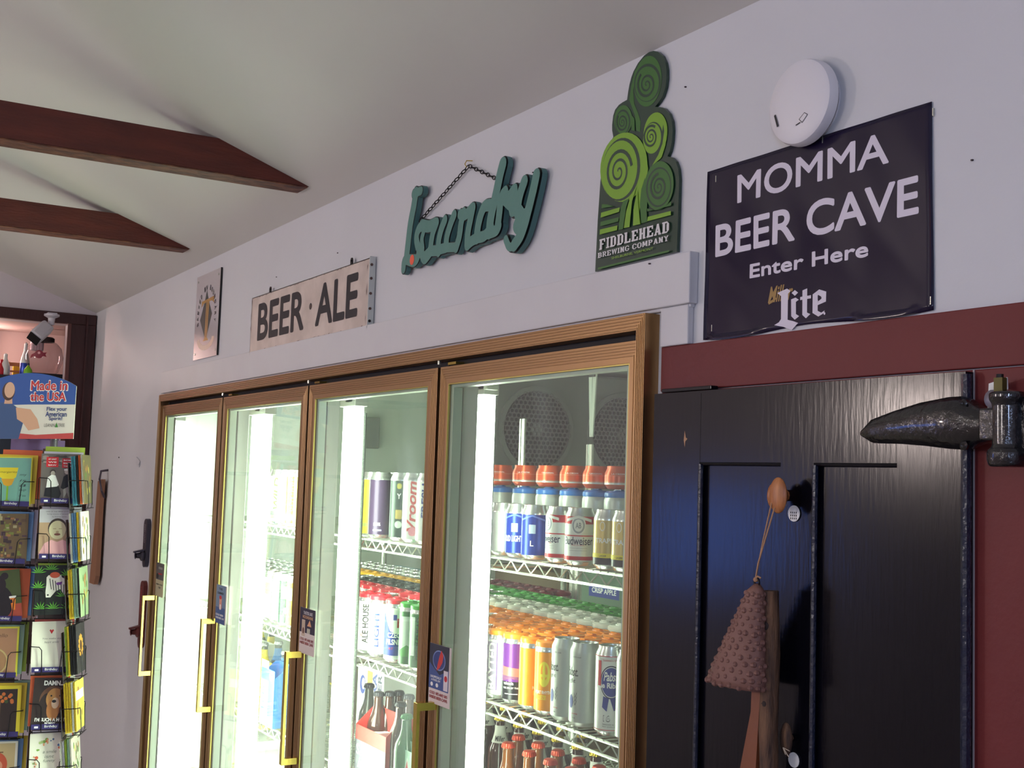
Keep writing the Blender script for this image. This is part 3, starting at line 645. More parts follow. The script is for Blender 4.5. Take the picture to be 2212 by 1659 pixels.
# --- second door
G2 = 'front row, second door top shelf'
a = Art(); a.text('WILD', -.010, .012, .05, .16, ink((90, 110, 60)), .03, .2, rot=True); a.rect(-.02, .02, .02, .045, ink((110, 112, 112)))
tall('tall white can with dark green script, second door top shelf', [(0, 1, WHITEC)], a, -.6, 580, g=G2)
a = Art(); a.ell(0, .12, .010, .03, ink((150, 156, 120))); a.rect(-.02, .02, .02, .06, ink((176, 150, 120)))
tall('tall pale green can between white and yellow cans, second door', [(0, 1, mat('can_pale_green', (190, 200, 160), .3, .2))], a, -.6, 598, g=G2)
for i, px in enumerate((615, 632)):
    a = Art(); a.text('HAZY LITTLE', -.012, .010, .05, .16, ink((60, 90, 110)), .03, rot=True); a.rect(-.03, .03, .02, .04, ink((200, 190, 120)))
    tall('tall yellow can with blue upright letters, %s' % ('left of two in second door' if i == 0 else 'right one, touching the door frame'), [(0, 1, YELC)], a, -.55, px, g=G2)
G2b = 'front row, second door middle shelf'
for px, mt, lb in ((562, WHITEC, 'white can at left end'), (578, mat('can_sage', (120, 146, 122), .3, .2), 'sage green can'), (596, DKGREEN, 'dark green can'), (613, AMBC, 'amber can'), (629, WHITEC, 'white can touching the door frame')):
    a = Art(); a.rect(-.02, .02, .09, .13, ink((210, 206, 120))); a.text('ALE', -.008, .008, .04, .06, W_)
    tall('%s, second door middle shelf' % lb, [(0, 1, mt)], a, -.6, px, z=SB, h=.17, g=G2b)
grid([(1, 'silver'), (2, 'silver'), (3, 'silver')], door_range(575, 635), SB, .165, 'middle shelf', 'second door')
def fcarton(label, x, y, z, wx, wy, h, m, arts=None, rz=0, group=None, name='drink_carton', cat='carton'):
    t = thing(name, label, cat, (x, y, z), group); t.rotation_euler = (0, 0, rz)
    mb = MB(); mb.box(-wx/2, wx/2, -wy/2, wy/2, 0, h, m); mb.build('box', t, smooth=False, bevel=.0015)
    if arts:
        art_obj(arts, plane_fn((-wx/2, -wy/2, 0), (1, 0, 0), (0, 0, 1), (0, -1, 0)), 'printed_front', t)
    return t
TEAL = mat('carton_teal', (130, 160, 166), .6)
fcarton('pale teal carton stacked left, behind the second door', -4.42, .90, SB, .28, .2, .14, TEAL); fcarton('pale teal carton stacked right, behind the second door', -4.12, .90, SB, .28, .2, .14, TEAL)

# ================================================================== bottles
AMBG = mat('amber_glass', (62, 34, 16), .08, coat=.5); CLRG = mat('green_glass', (24, 90, 40), .08, coat=.5); NVG = mat('navy_bottle', (22, 28, 62), .15, coat=.4); DKG = mat('smoky_glass', (66, 68, 62), .12, coat=.4); BLG = mat('light_amber_glass', (120, 70, 30), .1, coat=.4)
_bp = {}
def bottle(label, capm, glass, neckm, x, y, z, h=.23, group=None, neck_text=None, body_label=None):
    key = (capm.name, glass.name, neckm.name if neckm else '', h, neck_text, body_label.name if body_label else '')
    if key not in _bp:
        t = thing('beer_bottle', label, 'bottle', (0, 0, 0), group); s = h/.23
        mb = MB(); mb.lathe([(.0001, .002), (.028, 0), (.0305, .006), (.0305, .13*s), (.028, .15*s), (.018, .172*s), (.0138, .19*s), (.0128, .215*s), (.0142, .217*s), (.0142, .223*s), (.012, .226*s)], glass, seg=22); mb.build('glass_body', t)
        mb = MB(); n = 42
        mb.lathe([(.0158, .2185*s), (.0156, .222*s), (.0140, .2285*s), (.010, .2305*s), (.0001, .2305*s)], capm, seg=n, wob=lambda i, k: 1.0 if i > 1 else (1.04 if k % 2 else .95)); mb.build('bottle_cap', t)
        if neckm:
            mb = MB(); mb.lathe([(.0152, .186*s), (.0150, .186*s), (.0136, .205*s), (.0133, .211*s)] if neckm is NVG else [(.0262, .154*s), (.0255, .154*s), (.0186, .172*s), (.0143, .190*s), (.0135, .206*s)], neckm, seg=22); nb = mb.build('neck_label', t)
            if neckm is not NVG:
                pass
            if neck_text:
                a = Art(.0022); a.text(neck_text, -.012, .012, .168*s, .182*s, K_, .02, .2); o = art_obj(a, cyl_fn(.0195, -.75), 'neck_lettering', nb, cut=.004)
        if body_label:
            mb = MB(); mb.lathe([(.0308, .04*s), (.0309, .04*s), (.0309, .115*s), (.0308, .115*s)], body_label, seg=22); mb.build('body_label', t)
        _bp[key] = t
    else: t = copy_tree(_bp[key]); t['label'] = label
    t.location = (x, y, z); t.rotation_euler = (0, 0, random.uniform(-.2, .2)); return t
GCAP = mat('cap_gold', (214, 186, 60), .25, .7); RCAP = mat('cap_red', (206, 74, 48), .3, .4); SCAP = mat('cap_silver', (170, 172, 170), .3, .7); KCAP = mat('cap_black', (36, 36, 42), .3, .3)
NL = mat('paper_white', (226, 226, 216), .6)
BG = 'bottles on the low shelf of the rightmost door'
zc = SCZ+.053
def brow(n, pxs, py, y, capm, glass, neckm, desc, text=None, h=.23, z=None):
    for i, px in enumerate(pxs):
        x = at(px, py, y).x
        bottle('%s, %s from left' % (desc, ORD[i]), capm, glass, neckm, x, y, SCZ if z is None else z, h, BG, text)
brow(0, (1098, 1144, 1190, 1236, 1281), 1610, .275, RCAP, BLG, None, 'red capped amber bottle at the front of the low right shelf')
brow(1, (1120, 1163, 1206, 1252, 1296, 1335), 1600, .34, RCAP, BLG, None, 'red capped amber bottle in the second row low right shelf')
brow(2, (1030, 1081, 1122, 1164, 1206, 1250, 1290), 1570, .42, GCAP, AMBG, NL, 'gold capped bottle with white neck, third row low right shelf', 'Miller')
brow(3, (1053, 1092, 1134, 1175, 1216, 1258), 1555, .50, GCAP, AMBG, NL, 'gold capped bottle with white neck, fourth row low right shelf', 'Miller')
brow(4, (1062, 1102, 1145, 1190), 1545, .60, SCAP, DKG, None, 'silver capped dark bottle, fifth row low right shelf')
brow(5, (1080, 1120), 1535, .70, SCAP, DKG, None, 'silver capped dark bottle, sixth row low right shelf')
for i, px in enumerate((1200, 1240, 1290)):
    bottle('navy bottle with a wired neck, %s from left, low right shelf' % ORD[i], RCAP, NVG, NVG, at(px, 1630, .245).x+.01, .245-.0, SCZ-.02 if False else SCZ, .215, BG)
# third door low shelf
GL3 = 'bottles on the low shelf of the third door'
def b3(px, py, y, capm, glass, lb, h=.23): bottle(lb, capm, glass, None, at(px, py, y).x, y, SCZ, h, GL3)
b3(797, 1500, .30, KCAP, DKG, 'dark capped smoky bottle, leftmost on the third door low shelf'); b3(818, 1510, .27, KCAP, AMBG, 'dark capped brown bottle, second from left on third door low shelf')
b3(842, 1500, .30, KCAP, AMBG, 'dark capped bottle in the red six-pack carton, left'); b3(862, 1500, .33, KCAP, AMBG, 'dark capped bottle in the red six-pack carton, back'); b3(866, 1520, .26, KCAP, AMBG, 'dark capped bottle in the red six-pack carton, front'); b3(884, 1500, .33, KCAP, AMBG, 'dark capped bottle behind the door frame edge')
b3(879, 1545, .235, mat('cap_green', (30, 110, 50), .3, .3), CLRG, 'green bottle beside the red star carton', .215)
def sixpack(label, x, y, z, wx, wy, hs, hb, m, art, m2=None):
    t = thing('six_pack_carton', label, 'carton', (x, y, z)); mb = MB(); w = .001
    for yy in (-wy/2, wy/2):
        mb.prism([(-wx/2, yy, 0), (wx/2, yy, 0), (wx/2, yy, hs), (-wx/2, yy, hs)], (0, w if yy < 0 else -w, 0), m)
    for xx in (-wx/2, wx/2):
        mb.prism([(xx, -wy/2, 0), (xx, wy/2, 0), (xx, wy/2, hs), (xx, wy*.12, hb), (xx, -wy*.12, hb), (xx, -wy/2, hs)], (w if xx < 0 else -w, 0, 0), m)
    mb.build('carton_wall', t, smooth=False)
    mb = MB(); mb.prism([(-wx/2, 0, .01), (wx/2, 0, .01), (wx/2, 0, hb), (-wx/2, 0, hb)], (0, .0015, 0), m2 or m); mb.build('carton_handle', t, smooth=False)
    art_obj(art, plane_fn((-wx/2, -wy/2, 0), (1, 0, 0), (0, 0, 1), (0, -1, 0)), 'printed_front', t); return t
CRED = mat('carton_red', (206, 60, 52), .5); CGRY = mat('carton_dark_grey', (96, 96, 104), .5); CWHT = mat('carton_white', (228, 230, 226), .5); CGRN = mat('carton_mint', (160, 200, 176), .5); CBLU = mat('carton_blue', (60, 120, 190), .5); CYEL = mat('carton_yellow', (232, 210, 60), .5)
a = Art(); a.rect(0, .2, 0, .10, CGRY); a.text('SAMUEL', .01, .185, .06, .088, W_, .0); a.text('ADAMS', .02, .175, .025, .053, W_, .0); a.rect(0, .2, .0, .018, CRED)
sixpack('red and grey six-pack carton holding brown bottles, third door low shelf', at(846, 1560, .28).x, .285, SCZ, .2, .135, .14, .185, CRED, a)
def star(cx, cy, r, m, a):
    a.poly([(cx+(r if k % 2 == 0 else r*.42)*math.sin(PI*k/5), cy+(r if k % 2 == 0 else r*.42)*math.cos(PI*k/5)) for k in range(10)], m)
a = Art(); star(.05, .07, .044, W_, a); star(.05, .07, .036, R_, a)
sixpack('mint green carton with a red star beside the door handle', at(883, 1620, .232).x+.02, .236, SCZ-.0, .11, .03, .13, .15, CGRN, a)
fcarton('pale glaring carton at the left end of third door low shelf', at(800, 1600, .245).x-.03, .31, SCZ, .14, .13, .125, CWHT)
fcarton('yellow and grey beer carton at the back left, third door low shelf', at(775, 1480, .55).x-.03, .55, SCZ, .15, .13, .225, mat('carton_grey_yellow', (112, 108, 84), .5), (lambda a: (a.rect(.0, .17, .20, .21, CYEL), a.rect(0, .17, .1, .106, CYEL), a.rect(.1, .16, .12, .19, AMBC), a)[-1])(Art()))
a = Art(); a.rect(.0, .2, .0, .225, CWHT); a.ell(.04, .165, .022, .03, B_); a.ell(.045, .168, .012, .018, W_); a.rect(.075, .115, .17, .215, CYEL); a.text('SIERRA', .115, .15, .04, .215, B_, .03, rot=True); a.text('SELTZER', .155, .185, .04, .215, N_, .03, rot=True)
fcarton('white carton with blue swirl and blue upright letters, third door low shelf', at(835, 1470, .50).x+.02, .50, SCZ, .2, .13, .225, CWHT, a)
fcarton('dark blue carton behind the frame edge, third door low shelf', at(880, 1470, .66).x, .68, SCZ, .16, .1, .225, mat('carton_navy', (58, 62, 92), .5))
# second door low shelves
GL2 = 'bottles on the low shelf of the second door'
for i, (px, y, g) in enumerate(((556, .36, CYEL), (571, .30, CYEL), (585, .44, CYEL), (602, .36, CBLU), (560, .5, CYEL), (618, .3, CBLU))):
    bottle('silver capped %s bottle, %s from left on the second door low shelf' % ('yellow' if g is CYEL else 'blue', ORD[i]), SCAP, DKG, g, at(px, 1390, y).x, y, SCZ, .23, GL2)
a = Art(); a.rect(0, .07, 0, .21, CWHT); a.rect(.0, .13, .145, .185, CBLU); a.text('Light', .01, .05, .05, .13, CBLU, .02, rot=True); a.text('G', .08, .11, .15, .18, W_, .03)
sixpack('white and blue six-pack carton, second door low shelf', at(596, 1460, .24).x, .275, SCZ, .13, .125, .16, .20, CBLU, a)
a = Art(); a.rect(0, .1, 0, .19, CYEL); a.rect(0, .1, .09, .15, B_); a.rect(0, .1, .075, .09, W_)
sixpack('yellow and blue six-pack carton, second door low shelf', at(562, 1450, .28).x, .285, SCZ, .10, .12, .14, .17, CYEL, a)
a = Art(); a.rect(.05, .13, 0, .17, CWHT); a.rect(.09, .11, 0, .13, O_)
fcarton('white carton with an orange stripe on the lowest shelf, second door', at(590, 1640, .28).x, .31, SD, .2, .15, .19, CWHT, a)
fcarton('yellow topped carton behind, lowest shelf, second door', at(585, 1590, .48).x, .50, SD, .26, .16, .215, CYEL)
# leftmost door
a = Art(); a.rect(.0, .16, .1, .18, CBLU); a.ell(.12, .13, .025, .03, CYEL)
fcarton('blue and white carton with yellow disc, leftmost door low shelf', -4.44, .32, SCZ, .2, .15, .2, CWHT, a)
fcarton('white carton with black marks on the lowest shelf, leftmost door', -4.20, .32, SD, .18, .15, .22, CWHT, (lambda a: (a.rect(.12, .13, .05, .17, K_), a)[-1])(Art()))

# boxes far inside the cooler
a = Art(); a.text('ORCHARD', .08, .28, .17, .225, B_, .03); a.rect(.08, .28, .05, .10, B_); a.text('CRISP APPLE', .10, .26, .065, .085, W_, .02)
fcarton('green and blue CRISP APPLE carton at the back of the cooler', -3.80, 1.62, 1.235, .36, .24, .26, mat('carton_apple', (86, 112, 92), .6), a)
t = thing('wire_rack', 'small dim wire rack carrying the apple carton at the back', 'rack', (-3.7, 1.7, .02))
mb = MB()
for yy in (1.48, 2.1):
    mb.tube([(-4.05, yy, 1.23), (-3.2, yy, 1.23)], .003, CHROME); mb.tube([(-4.05, yy, 1.2), (-3.2, yy, 1.2)], .003, CHROME)
    mb.tube([(-4.05+.028*k, yy, 1.228 if k % 2 else 1.202) for k in range(31)], .0022, CHROME, 5)
for k in range(30): mb.tube([(-4.04+k*.028, 1.48, 1.233), (-4.04+k*.028, 2.1, 1.233)], .0015, CHROME, 4)
mb.build('wire_shelf', t, (-3.7, 1.7, .02))
for xx in (-4.05, -3.2):
    for yy in (1.48, 2.1):
        mb = MB(); mb.tube([(xx, yy, .02), (xx, yy, 1.55)], .0125, CHROME, 10); mb.build('post', t, (-3.7, 1.7, .02))
CARD = mat('cardboard', (112, 96, 72), .8, var=.3, vs=5)
for i, (x, z) in enumerate(((-4.5, .02), (-4.5, .36), (-4.5, .70), (-4.5, 1.02))):
    fcarton('brown cardboard case deep inside the cooler, %s from the floor' % ORD[i], x, 1.75, z, .6, .3, .32, CARD, group='cardboard cases stacked deep in the cooler')

# ================================================================== signs on the wall
BANNER = mat('vinyl_navy', (28, 20, 46), .16, bump=.15, bs=5, spec=.28)
x0, z1 = wp(1531, 372); x1, zt = wp(2015, 220); xb, zb = wp(2020, 670); xa, za = wp(1522, 735)
lc = (-1.21, 0, 2.08); t = thing('beer_cave_banner', 'navy vinyl banner reading MOMMA BEER CAVE Enter Here, stapled above the navy door', 'banner', lc)
def bdisp(X, Z): return .0012+.0009*math.sin(X*31+Z*17)**2
mb = MB(); n = 40; V = []; F = []
for j in range(n+1):
    for i in range(n+1):
        u, v = i/n, j/n; X = (xa*(1-u)+xb*u)*(1-v)+(x0*(1-u)+x1*u)*v; Z = (za*(1-u)+zb*u)*(1-v)+(z1*(1-u)+zt*u)*v
        if j == 0: Z -= .003*math.sin(u*PI*3)
        d = bdisp(X, Z)
        if Z < 1.945: d = max(d, .0085)
        V.append((X, -d-.001, Z))
for j in range(n):
    for i in range(n): k = j*(n+1)+i; F.append((k, k+1, k+n+2, k+n+1))
mb.add(V, F, BANNER); o = mb.build('banner_sheet', t, lc); md = o.modifiers.new('thickness', 'SOLIDIFY'); md.thickness = .0006
BW = mat('banner_white', (214, 208, 222), .4)
def bp(x, y): return (1500+x/2.593, 100+y/2.593)
Yb = -.0025
a = Art(0)
for s, bl, tr, b in (('MOMMA', (240, 882), (1090, 470), .0011), ('BEER CAVE', (118, 1185), (1258, 718), .0015), ('Enter Here', (310, 1302), (975, 1088), .0009)):
    X0, X1, Z0, Z1 = wbox(bp(*bl), bp(*tr), Yb); a.btext(s, X0, X1, Z0, Z1, BW, b)
X0, X1, Z0, Z1 = wbox(bp(412, 1440), bp(556, 1325), Yb); a.text('Miller', X0, X1, Z0, Z1, mat('banner_gold', (150, 116, 50), .4), .02, .4)
a.stroke([(X0+.002, Z0), (X0+.012, Z0+.003), (X0+.016, Z0+.006)], .004, mat('banner_gold', (150, 116, 50)))
def pl(L): return [wp(*bp(*p), Yb) for p in L]
a.poly(pl([(466, 1382), (522, 1358), (542, 1370), (528, 1386), (524, 1532), (556, 1540), (584, 1550), (546, 1590), (500, 1572), (448, 1562), (474, 1546), (486, 1528), (488, 1400)]), BW)           # L
a.poly(pl([(545, 1418), (570, 1408), (588, 1420), (572, 1432), (572, 1500), (590, 1512), (565, 1532), (545, 1512)]), BW); a.poly(pl([(548, 1382), (566, 1366), (584, 1380), (566, 1398)]), BW)  # i
a.poly(pl([(608, 1368), (634, 1356), (634, 1398), (655, 1394), (655, 1412), (634, 1415), (634, 1492), (652, 1500), (628, 1524), (608, 1505), (608, 1420), (596, 1422), (596, 1405), (608, 1402)]), BW)  # t
a.poly(pl([(664, 1390), (700, 1362), (740, 1374), (738, 1430), (692, 1450), (692, 1482), (712, 1492), (730, 1480), (728, 1494), (696, 1514), (664, 1494)]), BW); a.poly(pl([(692, 1395), (706, 1388), (714, 1396), (712, 1425), (692, 1434)]), BANNER)  # e
a.ell(*pl([(730, 1497)])[0], .0016, .0018, BW)
art_obj(a, lambda u, v, d: Vector((u, -bdisp(u, v)-.0012-d, v)), 'lettering', t, lc, label='white and gold lettering', cut=.02)
mb = MB()
for p in ((1540, 385), (2008, 240), (2003, 648), (1531, 708), (1770, 300)):
    q = at(*p, -.009); mb = MB(); mb.box(q.x-.0006, q.x+.0006, -.0034, 0, q.z-.005, q.z+.005, CHROME); mb.build('staple', t, lc, smooth=False)


# smoke detector
c0 = at(1722, 219, -.03); DR = .0605; lc = (c0.x, 0, c0.z); WP = mat('detector_white', (222, 220, 224), .4)
t = thing('smoke_detector', 'round white smoke detector overlapping the top edge of the navy banner', 'smoke detector', lc)
AX = dict(A=(1, 0, 0), B=(0, 0, 1), Z=(0, -1, 0))
mb = MB(); mb.lathe([(DR*.86, 0), (DR*.86, .008), (DR*.95, .009), (DR, .012), (DR, .022), (DR*.97, .027), (DR*.88, .030), (DR*.5, .032), (.0001, .0325)], WP, (c0.x, 0, c0.z), 48, **AX); mb.build('cover', t, lc)
mb = MB(); mb.lathe([(DR*.9, .0085), (DR*.955, .0085), (DR*.955, .0095), (DR*.9, .0095)], DARK, (c0.x, 0, c0.z), 48, **AX); mb.build('vent_slot', t, lc)
a = Art(.0322); q1 = wp(1677, 262, -.032); q2 = wp(1733, 260, -.032)
a.stroke([(q1[0]-.003, q1[1]+.009), (q1[0]+.003, q1[1]-.008)], .0035, K_); art_obj(a, wall_fn(0), 'status_slot', t, lc); a = Art(.0322); X, Z = q2
a.stroke([(X-.006, Z+.003), (X+.004, Z+.010), (X+.010, Z+.006), (X-.000, Z-.003), (X-.006, Z+.003)], .0009, K_); a.stroke([(X-.012, Z-.004), (X-.004, Z-.002)], .0016, K_)
art_obj(a, wall_fn(0), 'markings', t, lc)

# fern-shaped brewery sign
def fp(x, y): return (1260+x/3.13, 90+y/3.13)
FYs = -.007
def fq(L): return [wp(*fp(*p), FYs) for p in L]
DG = mat('sign_dark_green', (24, 56, 40), .35, coat=.3); MG = mat('sign_mid_green', (58, 108, 44), .4); LG = mat('sign_light_green', (122, 168, 46), .4); FW = mat('sign_white', (214, 214, 214), .4)
lc = (-1.61, 0, 2.092); t = thing('brewery_sign', 'green fern-shaped sign with spirals and white lettering, standing on the white header board', 'sign', lc)
OUT = [(80, 1555), (98, 1200), (115, 950), (128, 840), (150, 740), (175, 690), (203, 645), (195, 600), (195, 560), (202, 500), (215, 460), (240, 428), (265, 410), (296, 393), (303, 340), (312, 290), (325, 240), (340, 200), (370, 145), (410, 95), (445, 70), (475, 62), (505, 68), (535, 95), (555, 140), (563, 190), (563, 250), (555, 310), (535, 370), (510, 410), (485, 440), (520, 442), (550, 452), (580, 485), (598, 535), (604, 600), (598, 680), (585, 740), (570, 775), (600, 782), (625, 810), (642, 860), (648, 930), (640, 1200), (632, 1420)]
o3 = [Vector((u, FYs, v)) for u, v in fq(OUT)]
mb = MB(); mb.prism(o3, (0, .0055, 0), DG); mb.build('board', t, lc, smooth=False)
a = Art(.0003)
def spiral(cx, cy, rx, ry, turns, m, w0, a0=0, tilt=0):
    pts = []; n = int(turns*26)
    for k in range(n+1):
        f = k/n; an = a0+f*turns*2*PI; r = .06+.94*f; x = rx*r*math.cos(an); y = ry*r*math.sin(an); pts.append((cx+x*math.cos(tilt)-y*math.sin(tilt), cy+x*math.sin(tilt)+y*math.cos(tilt)))
    P = fq(pts); a.stroke(P, [w0*(.55+.6*k/n) for k in range(n+1)], m)
def fell(cx, cy, rx, ry, m, tilt=0, n=32):
    a.poly(fq([(cx+rx*math.cos(q)*math.cos(tilt)-ry*math.sin(q)*math.sin(tilt), cy+rx*math.cos(q)*math.sin(tilt)+ry*math.sin(q)*math.cos(tilt)) for q in [2*PI*k/n for k in range(n)]]), m)
def fpoly(L, m): a.poly(fq(L), m)
fpoly([(312, 395), (325, 300), (350, 200), (395, 130), (440, 100), (395, 160), (355, 240), (338, 330), (345, 420), (370, 480), (388, 540), (386, 612), (360, 600), (350, 500), (325, 430)], MG)
fell(437, 268, 92, 173, MG, .1); fell(435, 278, 90, 130, DG, .1); fell(432, 285, 80, 118, MG, .1)
spiral(430, 290, 62, 92, 2.3, DG, .0042, 2, .1)
fell(272, 530, 60, 100, MG, .05); fell(270, 545, 50, 86, DG, .05); fell(268, 548, 44, 76, MG, .05); spiral(267, 545, 38, 62, 2.3, DG, .003, 2)
fpoly([(330, 500), (350, 520), (352, 605), (330, 600)], MG)
fell(492, 620, 80, 142, LG, .1); fpoly([(570, 620), (560, 700), (535, 780), (470, 840), (500, 780), (525, 720), (540, 640)], LG); fpoly([(545, 560), (556, 640), (530, 730), (495, 800), (462, 850), (445, 780), (490, 760), (525, 690)], DG); fpoly([(566, 590), (568, 660), (545, 745), (528, 790), (470, 838), (512, 765), (540, 690), (552, 600)], LG)
fell(475, 655, 66, 112, DG, .1); fell(470, 655, 60, 104, LG, .1); spiral(462, 645, 50, 78, 2.5, DG, .0036, 2, .1)
fell(280, 850, 158, 236, LG, .12); fpoly([(430, 760), (444, 860), (430, 960), (400, 1060), (385, 1150), (395, 1235), (345, 1245), (345, 1140), (380, 960)], LG)
fell(262, 865, 128, 215, DG, .12); fell(252, 868, 118, 200, LG, .12); spiral(245, 880, 88, 152, 2.4, DG, .0056, 3.4, .12)
fell(520, 975, 98, 166, MG, .1); fpoly([(425, 920), (400, 1000), (390, 1100), (400, 1230), (440, 1220), (436, 1150), (440, 1100)], MG); fell(518, 985, 84, 136, DG, .1); fell(520, 985, 76, 124, MG, .1); spiral(518, 985, 58, 92, 2.4, DG, .004, 2, .1)
for L, m in (([(135, 1100), (170, 1102), (215, 1115), (132, 1128)], MG), ([(130, 1158), (256, 1122), (252, 1152), (126, 1192)], LG), ([(126, 1220), (250, 1188), (246, 1218), (124, 1250)], MG), ([(122, 1272), (240, 1244), (238, 1276), (120, 1306)], LG),
             ([(446, 1186), (602, 1146), (602, 1174), (442, 1216)], LG), ([(440, 1130), (500, 1142), (560, 1120), (604, 1080), (604, 1110), (444, 1150)], MG), ([(262, 1130), (280, 1080), (318, 1062), (300, 1120), (278, 1268), (246, 1276)], MG),
             ([(326, 1060), (372, 975), (340, 1080), (322, 1255), (284, 1262), (300, 1150)], LG), ([(376, 1000), (384, 1130), (394, 1235), (346, 1246), (352, 1120)], LG)): fpoly(L, m)
def slab(s, X0, X1, Z0, Z1, m, th=.22):
    """slab-serif capitals drawn from strokes"""
    n = len(s); wd = {'I': .55, ' ': .5, 'M': 1.2, 'W': 1.25}; tot = sum(wd.get(c, 1) for c in s); x = X0
    for c in s:
        w = (X1-X0)*wd.get(c, 1)/tot; p = w*.06; u0, u1 = x+p, x+w-p; W_2 = u1-u0; H = Z1-Z0; T = min((X1-X0)/tot*th, W_2*.5); S = H*.14
        R = lambda a0, a1, b0, b1: a.rect(u0+W_2*a0, u0+W_2*a1, Z0+H*b0, Z0+H*b1, m, False)
        tw = T/W_2
        P = lambda L: a.poly([(u0+W_2*i, Z0+H*j) for i, j in L], m, False)
        if c in 'FEDHLPRBKN': R(.08, .08+tw, 0, 1)
        if c in 'FEDL': R(0, .3+tw*.4, 0, .13)
        if c in 'FEDPRB': R(0, .3, .87, 1)
        if c in 'FE': R(.0, .95, .85, 1); R(.95-tw*.6, .95, .68, 1); R(.1, .7, .43, .57)
        if c in 'EL': R(.0, .98, 0, .15); R(.98-tw*.6, .98, 0, .34)
        if c == 'L': R(0, .45, .87, 1)
        if c == 'D': R(.1, .7, .86, 1); R(.1, .7, 0, .14); P([(.7, 1), (.98, .78), (.98, .22), (.7, 0), (.7, .16), (.98-tw, .3), (.98-tw, .7), (.7, .84)])
        if c == 'I': R(.5-tw*.5, .5+tw*.5, 0, 1); R(.05, .95, 0, .13); R(.05, .95, .87, 1)
        if c in 'HN': R(.92-tw, .92, 0, 1); R(.0, .4, 0, .12); R(.0, .4, .88, 1); R(.6, 1, .0, .12); R(.6, 1, .88, 1)
        if c == 'H': R(.1, .9, .43, .57)
        if c == 'N': P([(.08, 1), (.08+tw, 1), (.92, 0), (.92-tw, 0)])
        if c == 'A': P([(.38, 1), (.62, 1), (.28, 0), (.06, 0)]); P([(.4, 1), (.64, 1), (.96, 0), (.96-tw, 0)]); R(.28, .75, .24, .37); R(0, .36, 0, .12); R(.62, 1.02, 0, .12)
        if c in 'PRB': R(.1, .7, .86, 1); R(.1, .7, .43, .56); P([(.68, 1), (.92, .88), (.92, .55), (.68, .43), (.68, .56), (.92-tw, .62), (.92-tw, .8), (.68, .86)])
        if c == 'R': P([(.45, .45), (.7, .45), (1.0, 0), (.75, 0)]); R(0, .4, 0, .12)
        if c == 'B': R(.1, .7, 0, .14); R(0, .3, 0, .12); P([(.68, .56), (.97, .42), (.97, .13), (.68, 0), (.68, .14), (.97-tw, .2), (.97-tw, .36), (.68, .43)])
        if c == 'P': R(0, .42, 0, .12)
        if c == 'W': P([(0, 1), (tw, 1), (.32, 0), (.2, 0)]); P([(.2, 0), (.32, 0), (.54, 1), (.42, 1)]); P([(.45, 1), (.57, 1), (.8, 0), (.68, 0)]); P([(.68, 0), (.8, 0), (1, 1), (1-tw, 1)])
        if c == 'M': R(.04, .04+tw, 0, 1); R(.96-tw, .96, 0, 1); P([(.04, 1), (.04+tw*1.3, 1), (.56, .15), (.44, .15)]); P([(.96, 1), (.96-tw*1.3, 1), (.44, .15), (.56, .15)]); R(0, .3, 0, .1); R(.7, 1, 0, .1)
        if c in 'GOC':
            P([(.3, 1), (.7, 1), (.7, .86), (.34, .86), (.0+tw, .7), (.0+tw, .3), (.34, .14), (.7, .14), (.7, 0), (.3, 0), (0, .24), (0, .76)])
            if c == 'O': P([(.7, 1), (1, .76), (1, .24), (.7, 0), (.7, .14), (1-tw, .3), (1-tw, .7), (.7, .86)])
            else: P([(.7, 1), (.95, .86), (.95, .66), (.8, .66), (.7, .86)]); P([(.7, 0), (.95, .14), (.95, .34), (.8, .34), (.7, .14)])
            if c == 'G': R(.55, 1, .32, .46)
        if c == 'Y': P([(0, 1), (tw*1.2, 1), (.58, .45), (.42, .45)]); P([(1, 1), (1-tw*1.2, 1), (.42, .45), (.58, .45)]); R(.5-tw/2, .5+tw/2, 0, .5); R(.25, .75, 0, .12)
        x += w
X0, X1, Z0, Z1 = wbox(fp(115, 1412), fp(596, 1212), FYs); slab('FIDDLEHEAD', X0, X1, Z0, Z1, FW, .30); a.d += .0001
X0, X1, Z0, Z1 = wbox(fp(108, 1466), fp(592, 1310), FYs); slab('BREWING COMPANY', X0, X1, Z0, Z1, FW, .26); a.d += .0001
X0, X1, Z0, Z1 = wbox(fp(204, 1477), fp(486, 1390), FYs); a.text('SHELBURNE, VERMONT', X0, X1, Z0, Z1, LG, .01)
fpoly([(112, 1530), (595, 1410), (593, 1424), (112, 1543)], MG)
art_obj(a, wall_fn(FYs), 'painted_fronds', t, lc, label='light green spirals and white lettering')

